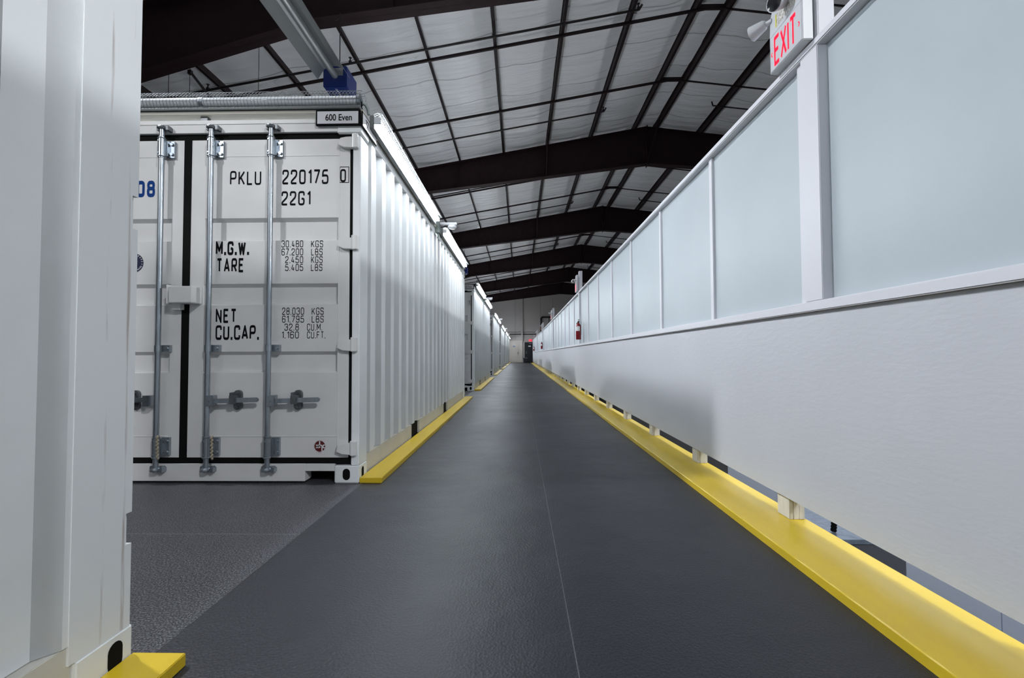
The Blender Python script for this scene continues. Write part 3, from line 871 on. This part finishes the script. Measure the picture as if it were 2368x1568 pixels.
# ------------------------------------------------------------------ strip lights on the containers
def guard(m, prof, axis, a, b, pitch, r, n_long=None):
    """wire guard: hoops of profile prof and long wires through its points; axis 'x' or 'y' is the run"""
    def mk(p, t): return (t, p[0], p[1]) if axis == 'x' else (p[0], t, p[1])
    n = int((b - a) / pitch)
    for k in range(n + 1):
        t = a + (b - a) * k / n
        for p, q in zip(prof, prof[1:]): m.bar(mk(p, t), mk(q, t), r, r)
    for p in prof: m.bar(mk(p, a), mk(p, b), r, r)
def strip_light(label, y0, ln=2.48):
    """lit strip light along the container edge, tubes facing the aisle"""
    t = thing('strip_light', label, 'light', (CX, y0, HGT - .022), 'strip lights along the container tops')
    m = MB(); m.box(.018, .052, 0, ln, .004, .105); m.build('housing', M_house, t, .004)
    for a in (.1, ln - .16):
        m = MB(); m.box(.0145, .018, a, a + .06, -.004, .10); m.build('bracket', M_galv, t)
    h = ln / 2
    for a in (.03, h + .012):
        m = MB(); m.cyl((.082, a, .068), (.082, a + h - .045, .068), .019, 14); m.build('tube', M_tube, t, smooth=40)
    for a in (0, h - .012, ln - .02):
        m = MB(); m.box(.052, .100, a, a + .022, .045, .09); m.build('lamp_holder', M_plast, t)
    m = MB(); guard(m, [(.05, .110), (.085, .122), (.115, .110), (.132, .085)], 'y', 0, ln, .024, .0022)
    m.build('wire_guard', M_wire, t)
    return t
FIX = []
first = None
for k, y in enumerate([1.300 - LEN] + LOCS):
    for j, dy in enumerate((.13, 3.14)):
        if k == 0 and j == 0: continue
        if y + dy > 47: continue
        lab = '%s of the two lit strip lights above %s' % (('nearer', 'farther')[j], ['the nearest container, out of the picture', 'the container with weight lettering',
              'the second container of the left row', 'the third container of the left row', 'the fourth container of the left row', 'the fifth container of the left row', 'the last container of the left row'][k])
        if first is None: first = o = strip_light(lab, y + dy)
        else:
            o = copy_tree(first); o.location.y = y + dy; o['label'] = lab
    # mounting channel along the top edge
    m = MB(); m.prism([(CX - .05, HGT + .002), (CX + .010, HGT + .002), (CX + .014, HGT + .05), (CX + .004, HGT + .05), (CX, HGT + .014), (CX - .05, HGT + .014)], 'y', y + .36, y + LEN - .2)
    o = m.build('mounting_channel', M_chan)
    tag(o, 'beige channel carrying the strip lights on ' + ['the nearest container', 'the container with weight lettering', 'the second container of the left row', 'the third container of the left row',
        'the fourth container of the left row', 'the fifth container of the left row', 'the last container of the left row'][k], 'channel', 'light channels on the containers')
# motion sensors on arms between the two fittings of a container
s0 = None
for k, y in enumerate(LOCS[:5]):
    lab = 'white motion sensor on a short arm above ' + ['the container with weight lettering', 'the second container of the left row', 'the third container of the left row', 'the fourth container of the left row', 'the fifth container of the left row'][k]
    if s0 is None:
        s0 = o = thing('motion_sensor', lab, 'sensor', (CX, y + 2.86, HGT - .035), 'motion sensors along the container tops')
        m = MB(); m.box(.004, .060, -.05, .05, -.025, .115); m.build('junction_box', M_flex, o, .004)
        m = MB(); m.box(.060, .290, -.022, .022, .085, .118); m.build('arm', M_plast, o, .003)
        m = MB(); m.tube([(.225, 0, .085), (.225, 0, .072), (.225, 0, .055), (.225, 0, .038), (.225, 0, .032)], [.040, .058, .060, .045, .015], 18); m.build('sensor_head', M_plast, o, smooth=50)
        m = MB(); m.tube([(.03, .02, -.02), (.035, .02, -.06), (.02, .03, -.09)], .012, 8); m.build('cable_gland', M_flex, o, smooth=50)
    else:
        o = copy_tree(s0); o.location.y = y + 2.86; o['label'] = lab

# unlit strip light across the front of the first container
t = thing('strip_light', 'unlit strip light in a wire guard across the front of the container with weight lettering', 'light', (CX, A0 + .05, HGT + .02), None)
xa, xb = -2.36, -.012
m = MB(); m.box(xa, xb + .02, -.03, .05, .020, .046); m.build('channel', M_chan, t, .003)
for x in (-2.2, -1.2, -.25):
    m = MB(); m.box(x, x + .05, -.005, .03, -.02, .020); m.build('bracket', M_dgalv, t)
m = MB(); m.prism([(-.045, .050), (.055, .050), (.055, .064), (.02, .085), (-.02, .085), (-.045, .064)], 'x', xa + .02, xb); m.build('housing', M_house, t)
for a, b in ((xa + .04, -1.20), (-1.17, xb - .03)):
    m = MB(); m.cyl((a, -.008, .122), (b, -.008, .122), .034, 18); m.build('tube', M_tuboff, t, smooth=40)
for x in (xa + .02, -1.20, xb - .03):
    m = MB(); m.tube([(x, -.008, .122), (x + .03, -.008, .122)], .038, 14); m.box(x, x + .03, -.02, .01, .07, .12)
    m.build('lamp_holder', M_galv, t, smooth=40)
m = MB(); guard(m, [(-.060, .052), (-.078, .10), (-.078, .135), (-.03, .185), (.04, .185), (.06, .16)], 'x', xa, xb + .01, .0245, .0022); m.build('wire_guard', M_wire, t)
m = MB(); m.tube([(-.01, .0, .11), (.025, .03, .105), (.05, .1, .08), (.042, .03, .06), (.046, .036, .05)], .008, 8) if False else m.tube([(-.01, .0, .11), (.010, .02, .105), (.022, .03, .08), (.028, .035, .04)], .011, 8); m.build('flexible_conduit', M_flex, t, smooth=60)

# aisle number signs on the container corners
def aisle_sign(label, y, txt, group='aisle signs on the container corners'):
    t = thing('aisle_sign', label, 'sign', (CX, y, 2.543), group)
    x0, x1 = -.317, .0
    m = MB(); m.box(x0, x1 + .006, -.024, -.010, 0, .113); m.build('frame', M_ink, t, .002)
    m = MB(); m.box(x0 + .012, x1 - .010, -.0255, -.024, .012, .101); m.build('face', M_signf, t)
    font_mesh(txt, .066, 'lettering', M_ink, t, Matrix.Translation((-.150, -.0262, .054)) @ Matrix.Rotation(R(90), 4, 'X'), bold=.0007, sx=.80)
    return t
aisle_sign('black framed sign reading 600 Even on the corner of the container with weight lettering', A0, '600 Even')
t = thing('aisle_sign', 'black framed sign round the corner from the 600 Even sign, facing the walkway', 'sign', (CX + .010, A0, 2.543), 'aisle signs on the container corners')
m = MB(); m.box(0, .008, -.02, .30, -.005, .108); m.build('frame', M_ink, t, .002)
m = MB(); m.box(.008, .0095, -.010, .288, .007, .096); m.build('face', M_signf, t)
font_mesh('77', .062, 'lettering', M_ink, t, Matrix.Translation((.0102, .075, .052)) @ Matrix.Rotation(R(90), 4, 'Z') @ Matrix.Rotation(R(90), 4, 'X'), bold=.0007)
aisle_sign('small framed sign ending in 00 Even on the second container of the left row', LOCS[1], '500 Even')

# ------------------------------------------------------------------ exit signs and lamp heads on the wall columns
def exit_sign(label, y):
    t = thing('exit_sign', label, 'sign', (1.365, y, 2.354), 'exit signs on the wall columns')
    L_, Hh, D_ = .268, .198, .050            # along the wall, height, depth
    m = MB(); m.box(-D_, -.001, 0, L_, 0, Hh); m.build('sign_box', M_plast, t, .003)
    m = MB(); m.prism([(0.0, Hh + .001), (L_ + .012, Hh - .0 + .001), (L_ + .002, Hh + .10), (L_ - .05, Hh + .19), (.05, Hh + .19), (.0, Hh + .10)], 'x', -D_ + .006, -.001); m.build('battery_case', M_plast, t, .003)
    fx = -D_ - .0008
    def yz(q): return [(fx, L_ - p[0], p[1]) for p in q]
    m = MB()
    for q in text_quads('EXIT', .040, .222, .018, .170, stroke=.135, gap=.10): m.quad(*yz(q))
    o = m.build('lettering', M_exit, t); o['label'] = 'glowing red EXIT letters'
    m = MB()
    for q in text_quads('<', .012, .026, .066, .118, stroke=.12): m.quad(*yz(q))
    for q in text_quads('>', .236, .250, .066, .118, stroke=.12): m.quad(*yz(q))
    m.build('arrow', M_exit, t)
    m = MB()
    for a, b in (((.006, .006), (L_ - .006, .006)), ((.006, .006), (.006, Hh - .01)), ((L_ - .006, .006), (L_ - .006, Hh - .01)), ((.006, Hh - .01), (L_ - .006, Hh - .01))):
        for q in ribbon([Vector((*a, 0)), Vector((*b, 0))], False, .0007): m.quad(*[(fx + .0003, L_ - p.x, p.y) for p in q])
    m.build('face_edge', M_dgalv, t)
    fx2 = -D_ + .0052
    m = MB(); m.quad((fx2, .05, Hh + .02), (fx2, .21, Hh + .02), (fx2, .21, Hh + .085), (fx2, .05, Hh + .085)); m.build('rating_label', principled('printed_label', (.55, .53, .50), .5, noise=(90, .6, (1, 1, 1))), t)
    m = MB(); m.quad((fx2 - .0004, .212, Hh + .02), (fx2 - .0004, .222, Hh + .02), (fx2 - .0004, .222, Hh + .085), (fx2 - .0004, .212, Hh + .085)); m.build('yellow_label', M_yellab, t)
    for yy, z, dirv in ((L_ + .035, Hh + .085, Vector((-.50, .85, -.08))), (.125, Hh + .075, Vector((-.85, -.35, -.30)))):
        d = dirv.normalized(); b = Vector((-D_ - .02, yy, z))
        m = MB(); m.tube([(-D_ + .01, min(yy, L_ - .01), z), tuple(b)], .012, 10)
        m.tube([tuple(b - d * .022), tuple(b - d * .012), tuple(b + d * .055)], [.018, .026, .040], 20); h = m.build('lamp_head', M_plast, t, smooth=40)
        m = MB(); m.tube([tuple(b + d * .0552), tuple(b + d * .060), tuple(b + d * .064)], [.036, .033, .018], 20); m.build('lens', M_lens, h, smooth=40)
    return t
ex = exit_sign('large glowing red EXIT sign at the top of the white wall, nearest the camera', 2.04)
for k in range(1, 5):
    o = copy_tree(ex); o.location.y = 2.04 + 8.2 * k
    o['label'] = ['', 'red EXIT sign above the nearest fire extinguisher on the white wall', 'small red EXIT sign third along the top of the white wall',
                  'small red EXIT sign fourth along the white wall, by the black pipe', 'tiny red EXIT sign farthest along the white wall'][k]

# fire extinguishers hanging on the wall columns
def extinguisher(label, y):
    t = thing('fire_extinguisher', label, 'fire extinguisher', (1.300, y, 1.225), 'fire extinguishers on the white wall')
    m = MB(); m.tube([(0, 0, 0), (0, 0, .01), (0, 0, .30), (0, 0, .335), (0, 0, .352), (0, 0, .37)], [.050, .056, .056, .046, .026, .020], 20); m.build('cylinder', M_ext, t, smooth=40)
    m = MB(); m.tube([(0, 0, .37), (0, 0, .40)], .022, 12); m.box(-.014, .014, -.09, .04, .40, .412); m.box(-.012, .012, -.10, .03, .425, .437); m.build('valve_handle', M_lens, t, .002)
    m = MB(); m.tube([(0, .03, .385), (-.02, .075, .37), (-.03, .082, .30), (-.02, .066, .12)], .010, 8); m.build('hose', M_black, t, smooth=60)
    m = MB()
    for k in range(8):
        a0, a1 = R(150 + 18 * k), R(150 + 18 * (k + 1))
        m.quad(*[(.0570 * math.cos(a), .0570 * math.sin(a), z) for a, z in ((a0, .19), (a1, .19), (a1, .29), (a0, .29))])
    m.build('label_sheet', M_stick, t)
    m = MB()
    for k in range(3):
        a0, a1 = R(112 + 12 * k), R(112 + 12 * (k + 1))
        m.quad(*[(.0570 * math.cos(a), .0570 * math.sin(a), z) for a, z in ((a0, .19), (a1, .19), (a1, .29), (a0, .29))])
    m.build('yellow_label', M_yellab, t)
    m = MB(); m.box(.05, .064, -.02, .02, .10, .40); m.build('bracket', M_galv, t)
    return t
e0 = extinguisher('red fire extinguisher hanging on the white wall, nearest of the three', 9.84)
for y, l in ((26.2, 'red fire extinguisher second along the white wall, much smaller'), (40.6, 'red fire extinguisher farthest along the white wall by the black door')):
    o = copy_tree(e0); o.location.y = y; o['label'] = l

# ------------------------------------------------------------------ roof frames
def rafter(label, y):
    t = thing('roof_beam', label, 'beam', (RX, y, RZ), 'dark maroon roof beams')
    xl, xr = -14 - RX, 22 - RX
    rt = lambda x: roof_z(x + RX) - RZ; rb = lambda x: rafter_bottom(x + RX) - RZ
    xk = -3.4 - RX
    m = MB(); m.prism([(xl, rb(xl)), (xk, rb(xk)), (0, rb(0)), (xr, rb(xr)), (xr, rt(xr)), (0, rt(0)), (xl, rt(xl))], 'y', -.006, .006); m.build('web', M_beam, t)
    for f, s, nm in ((rb, 1, 'bottom_flange'), (rt, -1, 'top_flange')):
        m = MB()
        th = .016
        m.prism([(xl, f(xl)), (xk, f(xk)), (0, f(0)), (xr, f(xr)), (xr, f(xr) + s * th), (0, f(0) + s * th), (xk, f(xk) + s * th), (xl, f(xl) + s * th)], 'y', -.13, .13); m.build(nm, M_beam, t)
    m = MB()
    m.box(-.012, .012, -.12, .12, rb(0) + .002, rt(0) - .02); m.box(.03, .05, -.12, .12, rb(0) - .06, rt(0) + .05)
    m.build('ridge_plate', M_beam, t)
    m = MB()
    for x in (-3.4, -6.4): m.box(x - .006, x + .006, -.11, .11, rb(x) + .002, rt(x) - .02)
    m.build('stiffener', M_beam, t)
    m = MB()
    m.bar((.25, -1.0, rt(.25) + .05), (.02, -.1, rb(0) + .05), .035, .035); m.bar((-3.4, -.95, rt(-3.4) + .03), (-3.4, -.1, rb(-3.4) + .05), .035, .035)
    m.build('flange_brace', M_beam, t)
    return t
FR = [7.23] + [15.1 + 8.1 * k for k in range(5)]
r0 = None
for k, y in enumerate(FR):
    l = 'dark maroon roof beam, ' + ['nearest the camera, crossing the top left corner', 'second from the camera', 'third from the camera', 'fourth from the camera', 'fifth from the camera', 'farthest, against the end wall'][k]
    if r0 is None: r0 = o = rafter(l, y)
    else:
        o = copy_tree(r0); o.location.y = y; o['label'] = l
for k, x in enumerate(PURL):
    if x < -10 or x > 16: continue
    z = roof_z(x) + .017; m = MB()
    m.prism([(-.004, 0), (.06, 0), (.06, .012), (.004, .012), (.004, .188), (-.06, .188), (-.06, .2), (-.004, .2)], 'y', -6, 49.9)
    o = m.build('roof_purlin', M_purl, None, loc=(x, 0, z))
    i = round((RX - .37 - x) / 1.5) if x < RX else round((x - RX - .37) / 1.5)
    tag(o, 'dark steel roof purlin running lengthwise, %s %s of the ridge' % (['first', 'second', 'third', 'fourth', 'fifth', 'sixth', 'seventh', 'eighth', 'ninth', 'tenth'][i], 'left' if x < RX else 'right'), 'purlin', 'roof purlins')
def cross_bar(y, label):
    t = thing('bridging_bar', label, 'bar', (RX, y, RZ), 'bridging bars across the roof')
    m = MB(); z = lambda x: roof_z(x + RX) - RZ - .03
    m.bar((-15, 0, z(-15)), (0, 0, z(0)), .045, .055); m.build('left_bar', M_purl, t)
    m = MB(); m.bar((0, 0, z(0)), (15, 0, z(15)), .03, .035); m.build('right_bar', M_purl, t)
    m = MB(); m.box(-.33, .27, -.03, .03, z(0) - .05, z(0) + .05); m.build('splice_bracket', M_purl, t)
    return t
def sprinkler(y, label):
    t = thing('sprinkler_pipe', label, 'pipe', (RX, y, RZ), 'sprinkler pipes under the roof')
    z = lambda x: roof_z(x + RX) - RZ - .16
    m = MB(); m.tube([(-15, 0, z(-15)), (-1.78, 0, z(-1.78))], .024, 8)
    m.tube([(-1.78, 0, z(-1.78)), (-1.72, 0, z(-1.78) + .10)], .022, 8); m.build('pipe', M_pipe, t, smooth=50)
    m = MB(); m.tube([(1.45, 0, z(1.45)), (14, 0, z(14))], .02, 8); m.tube([(1.45, 0, z(1.45)), (1.42, 0, z(1.45) + .12)], .02, 8); m.build('pipe', M_pipe, t, smooth=50)
    for x in (-1.80, -4.85, -7.9, -10.95):
        m = MB(); m.tube([(x, 0, z(x)), (x, 0, z(x) + .05), (x, 0, z(x) + .055), (x, 0, z(x) + .12), (x, 0, z(x) + .125)], [.034, .034, .014, .014, .035], 10); m.build('sprinkler_head', M_pipe, t, smooth=40)
    return t
b0 = s1 = None; n = 0
for k in range(5):
    base = FR[1] - 8.1 + 8.1 * k
    for dy, what in ((2.75, 'nearer'), (5.35, 'farther')):
        l = '%s of the two dark bridging bars between the %s and %s roof beams' % (what, ORD[k], ORD[k + 1] if k < 4 else 'last')
        if b0 is None: b0 = o = cross_bar(base + dy, l)
        else:
            o = copy_tree(b0); o.location.y = base + dy; o['label'] = l
    for dy, what in ((2.22, 'nearer'), (6.15, 'farther')):
        l = '%s of the two thin sprinkler pipes between the %s and %s roof beams' % (what, ORD[k], ORD[k + 1] if k < 4 else 'last')
        if s1 is None: s1 = o = sprinkler(base + dy, l)
        else:
            o = copy_tree(s1); o.location.y = base + dy; o['label'] = l

# radiant tube heaters hung from the roof
def heater(label, y):
    x, z = -2.93, 5.38
    t = thing('radiant_heater', label, 'heater', (x, y, z), 'blue radiant tube heaters')
    m = MB(); m.box(-.19, .19, -.02, .42, -.20, .14); b = m.build('burner_box', M_burn, t, .012)
    m = MB(); m.box(-.05, .13, -.024, -.02, -.02, .10); m.build('rating_plate', M_alum, b)
    font_mesh('REVERBER-RAY', .05, 'lettering', M_stick, b, Matrix.Translation((.0, .20, -.2012)) @ Matrix.Rotation(R(180), 4, 'X') @ Matrix.Rotation(R(90), 4, 'Z'))
    m = MB()
    for s in (-1, 1): m.cyl((s * .10, .20, -.20), (s * .10, .20, -.27), .035, 10)
    m.build('gas_fitting', M_galv, b, smooth=40)
    m = MB()
    prof = [(-.26, -.10), (-.16, .06), (-.05, .11), (.05, .11), (.16, .06), (.26, -.10)]
    for p, q in zip(prof, prof[1:]):
        m.prism([p, q, (q[0], q[1] + .006), (p[0], p[1] + .006)], 'y', -5.2, -.05)
    m.build('reflector', M_alum, t)
    m = MB(); m.cyl((0, -5.1, -.02), (0, -.02, -.02), .052, 16); m.build('heater_tube', M_alum, t, smooth=40)
    m = MB(); m.cyl((.05, .05, .12), (.05, .05, 1.05), .008, 6); m.cyl((.0, -4.6, .11), (0, -4.6, 1.05), .008, 6); m.bar((.05, .05, 1.0), (-.02, .05, .93), .014, .014); m.build('hanger_cable', M_pipe, t)
    return t
h0 = heater('blue gas burner box and silver reflector of the heater hung over the first container', 6.95)
h1 = copy_tree(h0); h1.location.y = 23.2; h1['label'] = 'blue heater box glimpsed above the second container of the left row'
# drop wires and a leaning rod on the left of the roof
for (x, y, z0) in ((-5.6, 7.9, 5.3), (-5.2, 7.9, 5.3), (-4.1, 7.9, 5.3)):
    pass
def hang(x, y, z0, label):
    z1 = roof_z(x) + .21
    m = MB(); m.cyl((0, 0, 0), (0, 0, z1 - z0), .006, 6)
    tag(m.build('hanging_wire', M_pipe, None, loc=(x, y, z0)), label, 'wire', 'thin wires hanging from the roof')
hang(-7.05, 8.7, 5.2, 'thin wire hanging from the roof, leftmost of the three above the container front')
hang(-6.62, 8.7, 5.2, 'thin wire hanging from the roof, middle one of the three above the container front')
hang(-5.22, 8.7, 5.2, 'thin wire hanging from the roof, rightmost of the three above the container front')
m = MB(); m.bar((0, 0, -.03), (.42, .3, -.66), .035, .035); m.box(-.035, .025, -.025, .025, -.07, 0)
tag(m.build('brace_rod', M_pipe, None, loc=(-5.62, 7.40, rafter_bottom(-5.62))), 'short black leaning rod with a hook under the nearest roof beam', 'rod')

# ------------------------------------------------------------------ far wall
def far():
    Y = 50.0
    e = bpy.data.objects.new('door_1', None); COL.objects.link(e); struct(e); e.location = (-.49, Y, 0)
    m = MB(); m.box(-.76, .40, -.05, -.001, 0, 2.30); m.build('door_leaf', M_cdoor, e)
    m = MB(); m.box(.402, .76, -.05, -.001, 0, 2.30); m.build('door_leaf', M_cdoor, e)
    m = MB(); m.box(-.82, .82, -.10, -.001, 2.31, 2.46); m.box(-.82, -.765, -.08, -.001, 0, 2.31); m.box(.765, .82, -.08, -.001, 0, 2.31); m.build('door_frame', M_cdoor, e)
    m = MB(); m.box(.26, .36, -.11, -.051, 1.05, 1.15); m.box(.24, .42, -.09, -.051, 1.00, 1.03); m.box(.30, .36, -.1, -.051, .84, .92); m.build('door_handle', M_dgalv, e)
    m = MB(); m.box(-.27, .0, -.056, -.051, 1.76, 1.88); m.build('door_sign', principled('blue_sign', (.10, .20, .32), .4), e)
    e = bpy.data.objects.new('door_2', None); COL.objects.link(e); struct(e); e.location = (1.0, Y, 0)
    m = MB(); m.box(-.44, .46, -.05, -.001, 0, 2.28); m.build('door_leaf', M_bdoor, e)
    m = MB(); m.box(-.54, -.445, -.07, -.001, 0, 2.36); m.box(-.445, .54, -.07, -.001, 2.285, 2.36); m.box(.465, .54, -.07, -.001, 0, 2.285); m.build('door_frame', M_cream, e)
    m = MB(); m.box(-.02, .26, -.056, -.051, 1.76, 1.90); m.build('door_sign', M_stick, e)
    m = MB(); m.box(-.28, -.22, -.09, -.051, 1.03, 1.11); m.box(-.26, -.20, -.07, -.051, 1.20, 1.25); m.box(.05, .42, -.09, -.051, 2.10, 2.15); m.build('door_handle', M_galv, e)
    t = thing('exit_sign', 'red EXIT sign above the black door on the far wall', 'sign', (1.22, Y - .012, 2.37))
    m = MB(); m.box(-.15, .15, -.06, -.001, 0, .22); m.build('sign_box', M_exit, t)
    lettering([('EXIT', -.11, .11, .04, .18, {'stroke': .15})], -.0608, M_stick, t)
    m = MB(); m.box(-.09, .09, -.22, -.085, 2.47, 7.6); tag(m.build('wall_column', M_cream, None, loc=(.28, Y, 0)), 'pale steel column on the far wall between the two doors', 'column')
    for x in (-.48, 2.35, 3.75, -4.6):
        m = MB(); m.box(-.012, .012, -.012, -.001, 2.5, 7.2); o = m.build('trim_1', M_dgalv, None, loc=(x, Y, 0)); struct(o)
    m = MB(); m.box(-1.35, 1.95, -.08, -.001, 3.12, 3.22); tag(m.build('black_pipe', M_pipe, None, loc=(0, Y, 0)), 'black pipe running level across the far wall above the doors', 'pipe')
    m = MB()
    pts = [(-1.3 + .28 * k, -.02, 3.42 + .02 * math.sin(k * 1.7)) for k in range(12)]; m.tube(pts, .02, 6)
    tag(m.build('cable', M_pipe, None, loc=(0, Y, 0)), 'thin dark cable sagging above the black pipe on the far wall', 'cable')
    m = MB(); m.tube([(2.42, -.095, 2.9), (2.42, -.095, 4.9), (2.50, -.095, 5.05), (2.6, -.095, 5.08), (7, -.095, 5.08)], .09, 10)
    m.tube([(3.3, -.095, 5.05), (3.3, -.095, 4.0)], .035, 8)
    tag(m.build('bent_pipe', M_pipe, None, smooth=50, loc=(0, Y, 0)), 'thick black pipe with an elbow on the far wall behind the white wall', 'pipe')
    t = thing('trash_bin', 'black bin standing in front of the black door at the far end', 'bin', (.62, 49.2, 0))
    m = MB(); m.prism([(-.17, 0), (.17, 0), (.22, .48), (-.22, .48)], 'y', -.18, .18); m.build('body', M_bdoor, t, .01)
    m = MB(); m.box(-.25, .25, -.21, .21, .48, .55); m.build('lid', M_dgalv, t, .01)
far()

# ------------------------------------------------------------------ lower hall things glimpsed under the wall
t = thing('cabinet', 'dark grey cabinet with a silver top edge glimpsed through the gap under the white wall', 'cabinet', (2.18, 2.95, -2.7))
m = MB(); m.box(-.5, .305, 0, .6, 0, 2.37); m.build('body', M_cab, t, .004)
m = MB(); m.box(-.51, .315, -.01, .61, 2.37, 2.40); m.build('top_edge', M_galv, t, .003)
m = MB(); pts = [(0, 0, 0), (.015, 0, .15), (.05, .02, .35), (.10, .05, .55), (.14, .08, .8)]
fine = []
for k in range(60):
    u = k / 59 * 4; i = min(int(u), 3); f = u - i
    fine.append(tuple(Vector(pts[i]).lerp(Vector(pts[i + 1]), f)))
m.tube(fine, [.019 if k % 2 else .015 for k in range(60)], 8)
tag(m.build('corrugated_hose', M_black, None, smooth=60, loc=(2.10, 3.06, -.294)), 'black corrugated hose seen through the gap under the white wall', 'hose')
